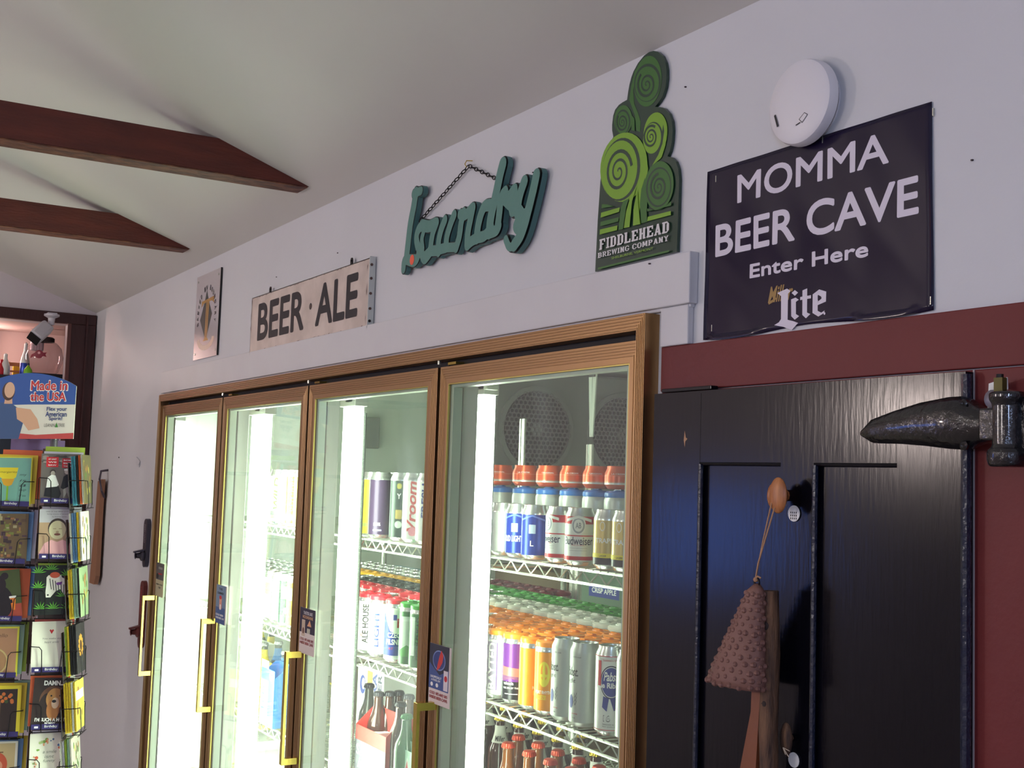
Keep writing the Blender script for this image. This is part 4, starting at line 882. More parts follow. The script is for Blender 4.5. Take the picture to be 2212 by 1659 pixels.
# hanging script sign
def lp(x, y): return (840+x/5.53, 320+y/5.53)
LY = -.019; TEAL1 = mat('sign_teal', (88, 134, 124), .5, bump=.2, bs=60); TEALS = mat('sign_teal_side', (70, 112, 110), .5); SK = mat('sign_edge_black', (18, 26, 28), .5)
lc = (-2.2, 0, 2.2); t = thing('laundry_sign', 'teal cut-out script sign reading Laundry, hanging by a black chain', 'sign', lc)
STR = [  # (points, px half width in the close view)
    ([(300, 545), (385, 510)], 30), ([(325, 530), (300, 700), (262, 900), (232, 1150), (215, 1300)], 38), ([(178, 1440), (190, 1350), (250, 1330), (330, 1330)], 33), ([(215, 1340), (300, 1365), (345, 1320), (355, 1260)], 30),
    ([(420, 925), (365, 960), (335, 1060), (350, 1170), (390, 1240), (430, 1325), (485, 1270)], 34), ([(400, 920), (480, 935), (560, 900)], 38), ([(420, 1000), (400, 1090), (410, 1200)], 26), ([(440, 1290), (500, 1230)], 34), ([(575, 890), (530, 1020), (505, 1180), (500, 1250)], 33), ([(490, 1230), (580, 1225)], 34),
    ([(675, 860), (630, 980), (600, 1120), (600, 1240)], 33), ([(590, 1220), (690, 1190)], 33), ([(785, 800), (740, 920), (700, 1060), (690, 1180)], 33), ([(680, 1190), (800, 1185)], 30),
    ([(900, 770), (870, 900), (850, 1050), (810, 1190)], 33), ([(860, 790), (920, 800), (1000, 715)], 33), ([(1010, 715), (980, 860), (950, 1020), (945, 1160)], 34), ([(945, 1160), (1000, 1110), (1070, 1070)], 34),
    ([(1210, 680), (1150, 700), (1100, 820), (1070, 960), (1060, 1080)], 36), ([(1060, 1070), (1150, 1050), (1230, 950)], 34), ([(1370, 190), (1335, 330), (1300, 500), (1260, 680), (1225, 850), (1210, 1010)], 40), ([(1200, 1020), (1290, 985), (1320, 930)], 34),
    ([(1310, 940), (1330, 780), (1345, 640), (1370, 560), (1400, 520)], 34), ([(1390, 560), (1440, 590), (1500, 510)], 36), ([(1510, 500), (1500, 600), (1480, 680), (1490, 750)], 36), ([(1400, 600), (1460, 660)], 40),
    ([(1630, 400), (1590, 520), (1560, 640), (1550, 760)], 36), ([(1550, 760), (1570, 850), (1540, 930), (1570, 960)], 38), ([(1500, 740), (1560, 740), (1620, 830)], 36), ([(1600, 860), (1640, 800)], 38),
    ([(1775, 325), (1745, 470), (1710, 620), (1670, 780), (1630, 930), (1580, 1060), (1510, 1160)], 37), ([(1510, 1170), (1450, 1180), (1410, 1090)], 26)]
hx = abs(wp(*lp(1000, 900), LY)[0]-wp(*lp(1010, 900), LY)[0])/10; hz = abs(wp(*lp(1000, 900), LY)[1]-wp(*lp(1000, 910), LY)[1])/10
def smooth2(P):
    if len(P) < 3: return P
    Q = [P[0]+(P[0]-P[1])]+P+[P[-1]+(P[-1]-P[-2])]; out = []
    for i in range(1, len(Q)-2):
        for k in range(4):
            t = k/4; p0, p1, p2, p3 = Q[i-1], Q[i], Q[i+1], Q[i+2]
            out.append(.5*((2*p1)+(p2-p0)*t+(2*p0-5*p1+4*p2-p3)*t*t+(3*p1-p0-3*p2+p3)*t**3))
    return out+[P[-1]]
def caps(pts, r):
    P = smooth2([Vector(wp(*lp(*p), LY)) for p in pts]); out = []
    for i in range(len(P)-1):
        d = (P[i+1]-P[i]); an = math.atan2(d.y, d.x)
        out.append([P[i]+Vector((math.cos(an+q), math.sin(an+q)))*r for q in [PI/2+PI*k/7 for k in range(8)]]+[P[i+1]+Vector((math.cos(an+q), math.sin(an+q)))*r for q in [-PI/2+PI*k/7 for k in range(8)]])
    return out
mb = MB(); inner = Art(.0007); e = 0
outl = Art(.0)
for pts, hw in STR:
    r = .0142*hw/34
    for c in caps(pts, r):
        e += 1; y = LY+e*5e-6
        mb.prism([Vector((p.x, y, p.y)) for p in c], (0, .012, 0), SK, TEALS)
    for c in caps(pts, r-.0022): inner.poly([tuple(p) for p in c], TEAL1, False); inner.d += 1e-6
mb.build('sign_body', t, lc, smooth=False)
art_obj(inner, wall_fn(LY), 'painted_face', t, lc)
a = Art(.0016); q = wp(*lp(283, 1335), LY); a.ell(q[0], q[1], .011, .0118, mat('sticker_orange', (238, 96, 66), .5)); art_obj(a, wall_fn(LY), 'orange_dot', t, lc, label='round orange price dot')
mb = MB()
def chain(A, B, n):
    A, B = Vector(A), Vector(B); d = (B-A)/n
    for k in range(n):
        c = A+d*(k+.5); u = d.normalized(); s = (Vector((0, 1, 0)) if k % 2 else u.cross(Vector((0, 1, 0)))).normalized(); ln = d.length*.62; w = .0036
        mb.tube([c+u*ln*math.cos(q)+s*w*math.sin(q)*1 for q in [2*PI*j/10 for j in range(10)]], .0012, BLACK, 5, True)
nail = at(1013, 358, -.008)
chain(nail, at(*lp(365, 875), -.008), 15); chain(nail, at(*lp(1500, 470), -.005), 15)
mb.build('chain', t, lc); 
mb = MB(); mb.tube([(nail.x, 0, nail.z+.012), (nail.x, -.014, nail.z+.010), (nail.x, -.018, nail.z+.002), (nail.x, -.014, nail.z-.004)], .0012, GOLDH, 6); tag(mb.build('wall_hook', None, (nail.x, 0, nail.z)), 'small brass wire hook holding the chain of the script sign', 'hook')

# BEER ALE sign
def ep(x, y): return (400+x/5.027, 540+y/5.027)
EY = -.017
lc = (-3.09, 0, 2.08); t = thing('beer_ale_sign', 'weathered white metal sign reading BEER ALE in black letters', 'sign', lc)
C = [wp(*p, EY) for p in ((539, 763), (793, 705), (798, 558), (544, 644))]; zlo = (C[0][1]+C[1][1])/2; zhi = (C[2][1]+C[3][1])/2; xl = C[0][0]; xr = (C[1][0]+C[2][0])/2
SW = mat('sign_enamel_white', (214, 200, 190), .4, bump=.2, bs=25, var=.12, vs=14, col2=(196, 182, 172))
RUST = mat('worn_edge', (92, 70, 62), .7)
mb = MB(); mb.box(xl, xr, EY, EY+.002, zlo, zhi, SW); mb.box(xl, xl+.002, EY, -.002, zlo, zhi, SW); mb.box(xl, xr, EY, -.002, zhi-.002, zhi, SW); mb.box(xl, xr, EY, -.002, zlo, zlo+.002, SW)
mb.build('sign_panel', t, lc, smooth=False)
mb = MB(); FL = mat('sign_flange', (196, 200, 196), .4); mb.prism([(xr, EY, zlo-.004), (xr+.004, EY, zlo-.004), (xr+.004, EY, zhi+.004), (xr, EY, zhi+.004)], (0, .004, 0), FL)
mb.box(xr+.002, xr+.0045, EY-.001, -.002, zlo-.004, zhi+.004, FL); fl = mb.build('side_flange', t, lc, smooth=False)
mb = MB()
for k, zz in enumerate((.9, .7, .48, .26, .08)): mb.tube([(xr+.0045, -.013, zlo+(zhi-zlo)*zz), (xr+.0065, -.013, zlo+(zhi-zlo)*zz)], .0035, RUST if k != 4 else BLACK, 10)
mb.build('rivet', fl, lc)
a = Art(.0004); X0, X1, Z0, Z1 = wbox(ep(780, 990), ep(1296, 520), EY)
X0b = wp(*ep(780, 990), EY)[0]; Zb0 = wp(*ep(780, 990), EY)[1]; Zt = wp(*ep(790, 592), EY)[1]; X1b = wp(*ep(1285, 850), EY)[0]
BL = mat('sign_black_paint', (26, 24, 30), .5)
X2 = wp(*ep(1410, 812), EY)[0]; X3 = wp(*ep(1872, 600), EY)[0]
a.btext('BEER', X0b, X1b, Zb0, Zt, BL, .004); a.btext('ALE', X2, X3, Zb0, Zt, BL, .004); q = wp(*ep(1363, 612), EY); a.ell(q[0], q[1], .009, .009, BL); a.ell(q[0], q[1], .006, .006, RUST)
for k in range(46):
    e_ = random.choice('tblrtb'); u = random.random(); xx = xl+(xr-xl)*(u if e_ in 'tb' else (0.004 if e_ == 'l' else .99)); zz = {'t': zhi-.004, 'b': zlo+.004}.get(e_, zlo+(zhi-zlo)*u)
    L = random.uniform(.004, .02); H = random.uniform(.0005, .0018)
    a.poly([(xx-(L if e_ in 'tb' else H), zz), (xx, zz-H if e_ in 'tb' else zz-L), (xx+(L*.8 if e_ in 'tb' else H), zz+H*.3), (xx+.001, zz+H*.8 if e_ in 'tb' else zz+L)], mat('sign_scuff', (150, 132, 126), .7))
art_obj(a, wall_fn(EY), 'lettering', t, lc, label='black painted lettering')
mb = MB()
for px, py in ((586, 627), (762, 562)): q = at(px, py, EY+.01); mb.box(q.x-.006, q.x+.006, EY+.006, EY+.009, zhi-.002, zhi+.014, BLACK); mb.tube([(q.x, EY+.006, zhi+.014), (q.x, EY+.009, zhi+.014)], .006, BLACK)
mb.build('hanging_lug', t, lc)

# tall glossy plate with gold T
SY = -.006; STEEL = mat('glossy_white_plate', (208, 200, 203), .14, .3)
xa_, zb_ = wp(417, 779, SY); xb_, zt_ = wp(481, 576, SY); xb_ = wp(468, 768, SY)[0]
lc = ((xa_+xb_)/2, 0, zb_); t = thing('plate_sign', 'tall glossy plate with a gold T on a dark diamond, left on the wall', 'sign', lc)
mb = MB(); mb.box(xa_, xb_, SY, SY+.003, zb_, zt_, STEEL); mb.build('plate', t, lc, smooth=False)
mb = MB(); mb.box(xb_, xb_+.003, SY-.001, -.002, zb_, zt_, BLACK); mb.build('plate_edge', t, lc, smooth=False)
mb = MB()
for x in (xa_+.02, xb_-.02):
    for z in (zb_+.02, zt_-.02): mb.tube([(x, 0, z), (x, SY-.002, z)], .004, CHROME, 8)
mb.build('screw', t, lc)
a = Art(.0003); W2 = xb_-xa_; H2 = zt_-zb_; cx = xa_+W2*.47
def U(u, v): return (xa_+W2*u, zb_+H2*v)
GR = mat('plate_dark_green', (48, 56, 54), .4); GO = mat('plate_gold', (186, 142, 72), .4, .4)
a.poly([U(.46, .80), U(.56, .66), U(.72, .50), U(.5, .20), U(.22, .46), U(.38, .66)], GR)
a.poly([U(.26, .68), U(.78, .70), U(.78, .62), U(.70, .655), U(.58, .655), U(.55, .235), U(.62, .20), U(.38, .20), U(.45, .235), U(.46, .655), U(.34, .645), U(.26, .61)], GO)
a.rect(U(.505, 0)[0]-.002, U(.505, 0)[0]+.002, U(0, .24)[1], U(0, .65)[1], GR)
n = 9
a.poly([U(.14+.36*(1-math.cos(PI*k/n)), .225-.135*math.sin(PI*k/n)) for k in range(n+1)]+[U(.24+.26*(1+math.cos(PI*k/n)), .235-.085*math.sin(PI*k/n)) for k in range(n+1)], mat('plate_wheat', (222, 196, 176), .4))
s = 'BREWED IN BOUNDARY'; 
for k, ch in enumerate(s):
    if ch == ' ': continue
    an = PI*1.08-(PI*1.16)*k/(len(s)-1); u = .49+.37*math.cos(an); v = .50+.33*math.sin(an)
    vs, fs = text2d(ch, .03); co, si = math.cos(an-PI/2), math.sin(an-PI/2); w_, h_ = .012, .018
    p = U(u, v); a._p([(p[0]+(i-.5)*w_*co-(j-.5)*h_*si, p[1]+(i-.5)*w_*si+(j-.5)*h_*co) for i, j in vs], fs, K_)
art_obj(a, wall_fn(SY), 'emblem', t, lc, label='gold letter T on a dark diamond with wheat wreath')

# bottle openers left of the cooler
def opener(lab, ptop, pbot, pl_col, txtm):
    p1, p0 = at(*ptop, -.006), at(*pbot, -.006); x = (p0.x+p1.x)/2; z0, z1 = p0.z, p1.z; w = .026; lc = (x, 0, z0)
    t = thing('bottle_opener', lab, 'bottle opener', lc, 'wall bottle openers')
    mb = MB(); P = [(x+w*math.cos(q), -.016, z1-w+w*math.sin(q)) for q in [PI*k/10 for k in range(11)]]+[(x-w*.85*math.cos(q), -.016, z0+w-w*math.sin(q)) for q in [PI*k/10 for k in range(11)]]
    mb.prism(P, (0, .016, 0), pl_col); mb.build('mounting_plate', t, lc, smooth=False, bevel=.003)
    a = Art(.001); a.text('OPEN HERE', x-.012, x+.010, z0+(z1-z0)*.5, z1-.02, txtm, .03, rot=True); art_obj(a, wall_fn(-.016), 'raised_lettering', t, lc)
    zz = z0+(z1-z0)*.24
    mb = MB(); mb.lathe([(.020, 0), (.026, .004), (.026, .010), (.014, .016), (.012, .03), (.017, .032)], pl_col, (x, -.016, zz), 20, (1, 0, 0), (0, 0, .8), (0, -1, 0))
    mb.prism([(x-.016, -.017, zz+.018), (x+.016, -.017, zz+.018), (x+.010, -.055, zz+.010), (x-.010, -.055, zz+.010)], (0, 0, .006), pl_col); mb.build('cap_catch', t, lc)
opener('dark grey cast wall bottle opener, upper of two', (318, 1120), (318, 1226), mat('opener_grey', (70, 68, 80), .35, .5, bump=.3), mat('opener_raised', (150, 148, 160), .3, .6))
opener('dark red cast wall bottle opener, lower of two behind the door handle', (312, 1254), (306, 1400), mat('opener_red', (104, 46, 42), .4, .3, bump=.3), mat('opener_raised_red', (170, 70, 64), .4, .3))

# small cards stuck on the cooler doors
def card_sign(lab, tl, tr, br, art_fn, base):
    a0 = wp(*tl, -.024); a1 = wp(*tr, -.024); a2 = wp(*br, -.024); x0, x1 = a0[0], (a1[0]+a2[0])/2; z1 = (a0[1]+a1[1])/2; z0 = a2[1]; lc = ((x0+x1)/2, -.022, z0)
    t = thing('promo_card', lab, 'card', lc, 'small cards on the cooler doors'); mb = MB(); mb.box(x0, x1, -.0245, -.0228, z0, z1, base); mb.build('card_sheet', t, lc, smooth=False)
    a = Art(.0003); art_fn(a, x1-x0, z1-z0); art_obj(a, lambda u, v, d: Vector((x0+u, -.0245-d, z0+v)), 'printed_face', t, lc)
CWH = mat('card_white', (216, 204, 198), .5)
def c4(a, w, h):
    a.rect(0, w*.93, h*.25, h, ink((40, 44, 60))); a.poly([(0, h*.25), (w*.93, h*.25), (w*.93, h*.62), (w*.5, h*.5), (0, h*.68)], ink((62, 84, 140)))
    a.ell(w*.46, h*.74, w*.30, h*.17, ink((120, 140, 190))); a.ell(w*.46, h*.74, w*.27, h*.15, ink((50, 64, 120)))
    a.poly([(w*.56, h*.92), (w*.66, h*.84), (w*.62, h*.72), (w*.5, h*.62), (w*.36, h*.56), (w*.40, h*.68), (w*.48, h*.82)], ink((206, 60, 50)))
    a.rect(w*.70, w*.90, h*.27, h*.60, ink((214, 206, 210))); a.ell(w*.80, h*.47, w*.07, h*.05, R_)
    a.text('UNOFFICIALLY', w*.08, w*.60, h*.43, h*.47, W_, .02); a.text('A FOOD, EH?', w*.12, w*.55, h*.375, h*.415, W_, .02); a.ell(w*.15, h*.32, w*.06, h*.035, W_); a.ell(w*.40, h*.32, w*.06, h*.035, W_)
    a.text("COLD 18'S AND 30'S", w*.06, w*.90, h*.155, h*.205, ink((150, 40, 40)), .03); a.text('INSIDE BEER CAVE', w*.06, w*.90, h*.085, h*.135, ink((150, 40, 40)), .03)
card_sign('blue and white card with a red lobster on the rightmost glass door', (930, 1388), (974, 1400), (972, 1533), c4, CWH)
def c3(a, w, h):
    a.rect(0, w, h*.46, h, ink((44, 34, 62))); a.text('TASTES LIKE', w*.22, w*.82, h*.86, h*.93, ink((200, 196, 200)), .03); a.text('MOONSHINE', w*.18, w*.86, h*.77, h*.84, ink((196, 150, 110)), .03)
    a.rect(w*.14, w*.36, h*.38, h*.74, ink((196, 176, 156))); a.ell(w*.25, h*.50, w*.06, h*.07, ink((110, 70, 60))); a.poly([(w*.5, h*.62), (w*.66, h*.76), (w*.78, h*.62)], ink((220, 160, 120))); a.rect(w*.5, w*.7, h*.46, h*.57, ink((180, 180, 160)))
    a.text("COLD 18'S AND 30'S", w*.06, w*.94, h*.285, h*.345, ink((150, 60, 60)), .03); a.text('INSIDE BEER CAVE', w*.06, w*.94, h*.205, h*.265, ink((150, 60, 60)), .03)
card_sign('dark topped white card on the third glass door from left', (650, 1310), (682, 1320), (678, 1420), c3, CWH)
def c2(a, w, h):
    a.rect(0, w*.93, 0, h, ink((110, 130, 160))); a.rect(0, w*.93, 0, h*.42, ink((60, 84, 140))); a.text('THIS', w*.25, w*.6, h*.87, h*.93, K_, .03); a.text('SUMMER', w*.12, w*.75, h*.76, h*.82, K_, .03)
    a.rect(w*.34, w*.58, h*.38, h*.66, ink((220, 150, 130))); a.ell(w*.44, h*.68, w*.12, h*.05, R_); a.rect(w*.40, w*.50, h*.36, h*.5, W_); a.text('COLD BEER', w*.04, w*.8, h*.2, h*.25, W_, .03); a.text('INSIDE BEER CAVE', w*.06, w*.86, h*.12, h*.17, W_, .03)
card_sign('blue card with a pink bottle on the second glass door', (469, 1262), (490, 1267), (487, 1352), c2, CWH)
def c1(a, w, h):
    a.rect(0, w, h*.5, h, ink((110, 104, 104))); a.text('COLD', w*.3, w*.8, h*.82, h*.88, W_, .02); a.rect(w*.3, w*.8, h*.66, h*.70, R_); a.ell(w*.2, h*.6, w*.15, h*.08, K_); a.text('BEER CAVE', w*.1, w*.9, h*.34, h*.38, K_, .02); a.text('18', w*.4, w*.65, h*.24, h*.3, K_, .02)
card_sign('narrow tan and grey card on the leftmost glass door', (339, 1215), (355, 1218), (352, 1292), c1, mat('card_tan', (206, 190, 160), .5))

# stray nails and marks on the wall
for i, (px, py) in enumerate(((256, 988), (1479, 187), (728, 546), (596, 598), (1150, 372), (432, 603), (2098, 345), (1421, 572))):
    q = at(px, py, -.003); mb = MB(); mb.tube([(q.x, 0 if py != 572 else -.018, q.z), (q.x, -.003 if py != 572 else -.022, q.z-.0005)], .0013 if i else .003, mat('nail_dark', (60, 52, 56), .5, .5), 6)
    tag(mb.build('nail', None, (q.x, 0, q.z)), ['small nail on the wall above the upper bottle opener', 'tiny nail right of the green fern sign', 'tiny nail above the white metal sign', 'tiny nail above the left end of the white metal sign', 'tiny nail left of the last letter of the script sign', 'tiny nail by the top of the glossy plate', 'tiny nail on the bare wall right of the banner', 'tiny nail in the white header board under the fern sign'][i], 'nail')
q = at(300, 1003, -.004); mb = MB(); mb.prism([(q.x-.05, -.001, q.z+.03), (q.x+.0, -.001, q.z-.012), (q.x+.01, -.001, q.z+.012), (q.x+.004, -.006, q.z-.004)], (0, -.002, 0), WALLM); tag(mb.build('wall_clip', None, (q.x, 0, q.z), smooth=False), 'small pale plastic clip left of the cooler frame', 'clip')

# ================================================================== navy door and what hangs on it
DX0, DX1, DZ = -1.534, -.9385, 1.8655; DY = -.021
lc = (-1.235, 0, .02); t = thing('navy_door', 'glossy navy painted plank door with two sunken panels, right of the cooler', 'door', lc)
P1 = (-1.419, -1.245); P2 = (-1.182, -1.040); PZ = 1.757
mb = MB()
for a0, a1 in ((DX0, P1[0]), (P1[1], P2[0]), (P2[1], DX1)): mb.box(a0, a1, DY, -.0065, .02, PZ, NAVY)
mb.box(DX0, DX1, DY, -.0065, PZ, DZ, NAVY)
for a0, a1 in (P1, P2): mb.box(a0, a1, DY+.008, -.0065, .02, PZ, NAVY)
mb.build('door_slab', t, lc, smooth=False)
mb = MB()
for a0, a1 in (P1, P2):
    mb.tube([(a0+.001, DY+.002, .03), (a0+.001, DY+.002, PZ-.003)], .0042, NAVYLIT, 8); mb.tube([(a0, DY+.003, PZ-.002), (a1, DY+.003, PZ-.002)], .003, NAVY, 8)
mb.tube([(DX1-.002, DY+.004, .03), (DX1-.002, DY+.004, DZ-.003)], .006, NAVYLIT, 8)
mb.build('panel_moulding', t, lc)
mb = MB(); mb.box(-1.515, -1.395, -.022, -.008, DZ+.001, DZ+.007, NAVY); mb.build('top_batten', t, lc, smooth=False, bevel=.001)
a = Art(.0003)
for x in (-1.419,): a.rect(x, x+.0008, 1.757, DZ-.004, BLACK)
q = wp(1480, 948, DY); TANW = mat('bare_wood_chip', (176, 136, 104), .7)
a.poly([(q[0]-.001, q[1]+.013), (q[0]+.002, q[1]+.002), (q[0]+.006, q[1]), (q[0]+.001, q[1]-.004), (q[0], q[1]-.013), (q[0]-.003, q[1]-.002)], TANW)
for k in range(10):
    xx = DX1-.004; zz = random.uniform(1.2, 1.86); a.poly([(xx-.001, zz), (xx+.001, zz-.003), (xx+.002, zz+.004)], mat('paint_chip', (170, 160, 160), .6))
art_obj(a, wall_fn(DY), 'paint_chips', t, lc)
# red casing seam + white scrap
mb = MB(); mb.box(DX1-.0005, DX1+.0015, -.0075, -.006, 1.2, 1.868, mat('paint_chip', (170, 160, 160)))
mb.build('edge_caulk', t, lc, smooth=False)

# big cold-room hinge
lc = (-.95, DY, 1.795); t = thing('strap_hinge', 'big black cast iron strap hinge on the upper right of the navy door', 'hinge', lc)
Y0 = -.075
def hz_(px, py, Y=-.07): p = at(px, py, Y); return p
prof = [(1845, 935, .004, 6), (1870, 930, .010, 26), (1920, 921, .014, 36), (1980, 914, .018, 48), (2030, 912, .021, 56), (2060, 912, .022, 58), (2085, 915, .020, 54), (2110, 918, .016, 40), (2145, 918, .017, 36), (2165, 915, .019, 40)]
mb = MB(); V = []; seg = 16; F = []
pf = [at(p[0], p[1], -.040) for p in prof]; 
for i, p in enumerate(prof):
    c = pf[i]; hh = abs(at(p[0], p[1]-p[3], -.040).z-c.z)*1.0; dd = p[2]*1.2
    for k in range(seg):
        q = 2*PI*k/seg; y = -math.copysign(abs(math.sin(q))**.8, math.sin(q))*dd if math.sin(q) > 0 else 0.012*abs(math.sin(q))
        V.append((c.x, DY-.004+y, c.z+hh*math.cos(q)))
for i in range(len(prof)-1): F += [(i*seg+k, i*seg+(k+1) % seg, (i+1)*seg+(k+1) % seg, (i+1)*seg+k) for k in range(seg)]
F += [tuple(range(seg)), tuple((len(prof)-1)*seg+k for k in range(seg))[::-1]]
mb.add(V, F, IRON); mb.build('strap', t, lc)
mb = MB(); b0 = at(2172, 848, -.065); b1 = at(2176, 985, -.065); bx = (b0.x+b1.x)/2
mb.lathe([(.0001, b1.z-.012), (.020, b1.z-.012), (.022, b1.z-.004), (.022, b1.z+.006), (.0165, b1.z+.010), (.0165, b0.z-.012), (.020, b0.z-.008), (.020, b0.z), (.0001, b0.z+.004)], IRON, (bx, -.062, 0), 20)
mb.box(bx+.004, bx+.09, -.062, -.018, b1.z+.0, b0.z-.006, IRON); mb.box(bx-.03, bx+.002, -.074, -.048, (b0.z+b1.z)/2-.018, (b0.z+b1.z)/2+.018, IRON); mb.build('barrel', t, lc, bevel=.003)
bq = at(2160, 833, -.062); mb = MB(); mb.box(bq.x-.005, bq.x+.006, -.066, -.058, b0.z, b0.z+.017, mat('old_brass', (88, 82, 40), .5, .5)); mb.tube([(bq.x, -.062, b0.z+.017), (bq.x, -.062, b0.z+.021)], .004, BLACK); mb.build('pin_end', t, lc, smooth=False)
mb = MB()
for px, py, r in ((1858, 934, .0050), (1963, 922, .0042), (2046, 960, .0055), (2046, 868, .0050)):
    q = at(px, py, -.07); mb.lathe([(r, 0), (r, .003), (r*.5, .0045), (.0001, .003)], IRON, (q.x, DY-.018 if px > 1900 else DY-.010, q.z), 12, (1, 0, 0), (0, 0, 1), (0, -1, 0))
mb.build('bolt', t, lc)
q = at(2145, 862, -.035); mb = MB(); mb.lathe([(.0001, 0), (.0105, .0), (.0105, .002), (.004, .004), (.0001, .004)], mat('steel_washer', (110, 108, 118), .4, .6), (q.x, -.035, q.z), 18, (1, 0, 0), (0, 0, 1), (0, -1, 0)); mb.tube([(q.x, -.035, q.z), (q.x, -.018, q.z)], .003, CHROME); mb.build('washer_screw', t, lc)
q = at(2150, 850, -.022); mb = MB(); mb.prism([(q.x-.012, -.0205, q.z-.022), (q.x+.016, -.0205, q.z-.02), (q.x+.014, -.0205, q.z+.018), (q.x-.010, -.0205, q.z+.012)], (0, .002, 0), CWHT); tag(mb.build('paper_scrap', None, (q.x, -.02, q.z), smooth=False), 'white scrap of card tucked behind the hinge barrel', 'scrap')

# wooden hook with twine
WOODH = mat('hook_wood', (190, 124, 72), .4, bump=.3, bs=30, stretch=(6, 6, 1), var=.2, vs=20, col2=(150, 88, 46))
hk = at(1681, 1070, -.048); lc = (hk.x, DY, hk.z)
t = thing('wooden_hook', 'oval wooden adhesive hook near the top of the navy door', 'hook', lc)
mb = MB(); mb.sphere((hk.x, -.048, hk.z), 1, WOODH, 18, 14, (.0165, .006, .0245)); mb.build('oval_front', t, lc)
mb = MB(); mb.sphere((hk.x-.015, -.042, hk.z-.001), 1, WOODH, 14, 10, (.008, .010, .0175)); mb.tube([(hk.x-.012, -.046, hk.z), (hk.x-.014, DY, hk.z)], .008, WOODH, 10); mb.build('hook_peg', t, lc)
mb = MB(); mb.lathe([(.0001, 0), (.011, 0), (.011, .001), (.0001, .001)], W_, (hk.x+.004, DY-.001, hk.z-.024), 20, (1, 0, 0), (0, 0, 1), (0, -1, 0)); 
for k in range(4):
    for j in range(3): mb.box(hk.x-.002+k*.0035, hk.x-.0008+k*.0035, DY-.0024, DY-.002, hk.z-.032+j*.004, hk.z-.0295+j*.004, K_)
mb.build('adhesive_sticker', t, lc, smooth=False)

# rust-coloured studded bell on twine
RUSTB = mat('bell_rust_clay', (134, 96, 84), .6, bump=.3, bs=80, var=.3, vs=18, col2=(112, 76, 68)); TWINE = mat('twine', (176, 134, 100), .8)
bt = at(1636, 1262, -.072); bl = at(1535, 1466, -.072); br = at(1646, 1494, -.072); lc = (bt.x, -.07, bt.z)
t = thing('studded_bell', 'flattened brown studded cone bell hanging by twine from the wooden hook', 'bell', lc)
mb = MB(); seg = 36; rows = 14; V = []; F = []
H = bt.z-(bl.z+br.z)/2
def rib(f): return .010+.044*f**1.0
tilt = Vector((bl.x+br.x, 0, 0))*.5-Vector((bt.x, 0, 0))
def bell_pt(f, q):
    cx = bt.x+tilt.x*f; w = .0085+(abs(br.x-bl.x)/2-.0085)*min(1, f*1.02); d = .008+.016*f
    if f < .06: w *= (f/.06)**.5; d *= (f/.06)**.5
    return Vector((cx+w*math.cos(q), -.072-.0*f+d*math.sin(q), bt.z-H*f+(bl.z-br.z)*.5*f*-math.cos(q)*-1*-1))
for i in range(rows+1):
    f = max(.004, i/rows)
    for k in range(seg): V.append(bell_pt(f, 2*PI*k/seg))
for i in range(rows): F += [(i*seg+k, i*seg+(k+1) % seg, (i+1)*seg+(k+1) % seg, (i+1)*seg+k) for k in range(seg)]
mb.add(V, F, RUSTB); o = mb.build('bell_body', t, lc); md = o.modifiers.new('thickness', 'SOLIDIFY'); md.thickness = .002
mb = MB()
for i in range(13):
    f = .10+.88*i/12; n = 10+int(f*11)
    for k in range(n):
        q = 2*PI*(k+.5*(i % 2))/n+random.uniform(-.06, .06)
        p = bell_pt(f+random.uniform(-.012, .012), q); mb.sphere(p, .0049*random.uniform(.8, 1.15), RUSTB, 7, 5, (1, 1, .8))
mb.build('studs', t, lc)
mb = MB(); top = Vector((hk.x-.008, -.052, hk.z-.010)); kn = Vector((bt.x-.001, -.074, bt.z+.008))
mb.tube([top, kn+(top-kn)*.5+Vector((.0, -.001, 0)), kn], .0011, TWINE, 5); mb.tube([Vector((hk.x+.006, -.060, hk.z-.017)), kn+Vector((.004, 0, .02)), kn], .0012, TWINE, 5)
mb.sphere(kn+Vector((0, 0, -.002)), .0035, TWINE, 8, 6); mb.tube([kn, kn+Vector((.006, -.002, .003)), kn+Vector((.010, 0, .001))], .0013, TWINE, 5)
mb.tube([(bt.x+.005*math.cos(q), -.073, bt.z+.002+.006*math.sin(q)) for q in [2*PI*k/10 for k in range(10)]], .0015, BLACK, 5, True)
mb.build('twine_loop', t, lc)

# bark covered stick and brown leather tongs
BARK = mat('bark', (116, 84, 60), .75, bump=.8, bs=35, stretch=(6, 6, 1), var=.14, vs=16, col2=(56, 38, 30)); LEATH = mat('brown_leather', (122, 68, 38), .5, bump=.2)
s0 = at(1664, 1276, -.055); s1 = at(1664, 1659, -.055); lc = (s0.x, -.055, 1.2)
pts = [Vector((s0.x, -.055, s0.z)), Vector((s0.x+.002, -.054, 1.5)), Vector((s0.x+.001, -.056, 1.4)), Vector((s1.x+.001, -.055, 1.3)), Vector((s1.x, -.055, 1.2))]
mb = MB(); mb.tube(pts, [.0115, .0125, .013, .0125, .012], BARK, 12)
for z, s in ((s0.z-.046, .006), (1.435, .005)): mb.sphere((s0.x+.003, -.066, z), s, mat('bark_knot', (46, 34, 32), .8), 8, 6, (1, .5, 1))
tag(mb.build('bark_stick', None, lc), 'bark covered wooden stick hanging behind the studded bell', 'stick')
mb = MB()
a0 = at(1638, 1490, -.064); a1 = at(1618, 1659, -.064)
mb.prism([Vector((a0.x-.011, -.066, a0.z)), Vector((a0.x+.006, -.066, a0.z)), Vector((a1.x+.014, -.066, 1.33)), Vector((a1.x+.012, -.066, 1.22)), Vector((a1.x-.022, -.066, 1.22)), Vector((a1.x-.016, -.066, 1.34)), Vector((a0.x-.012, -.066, 1.42))], (0, .006, 0), LEATH)
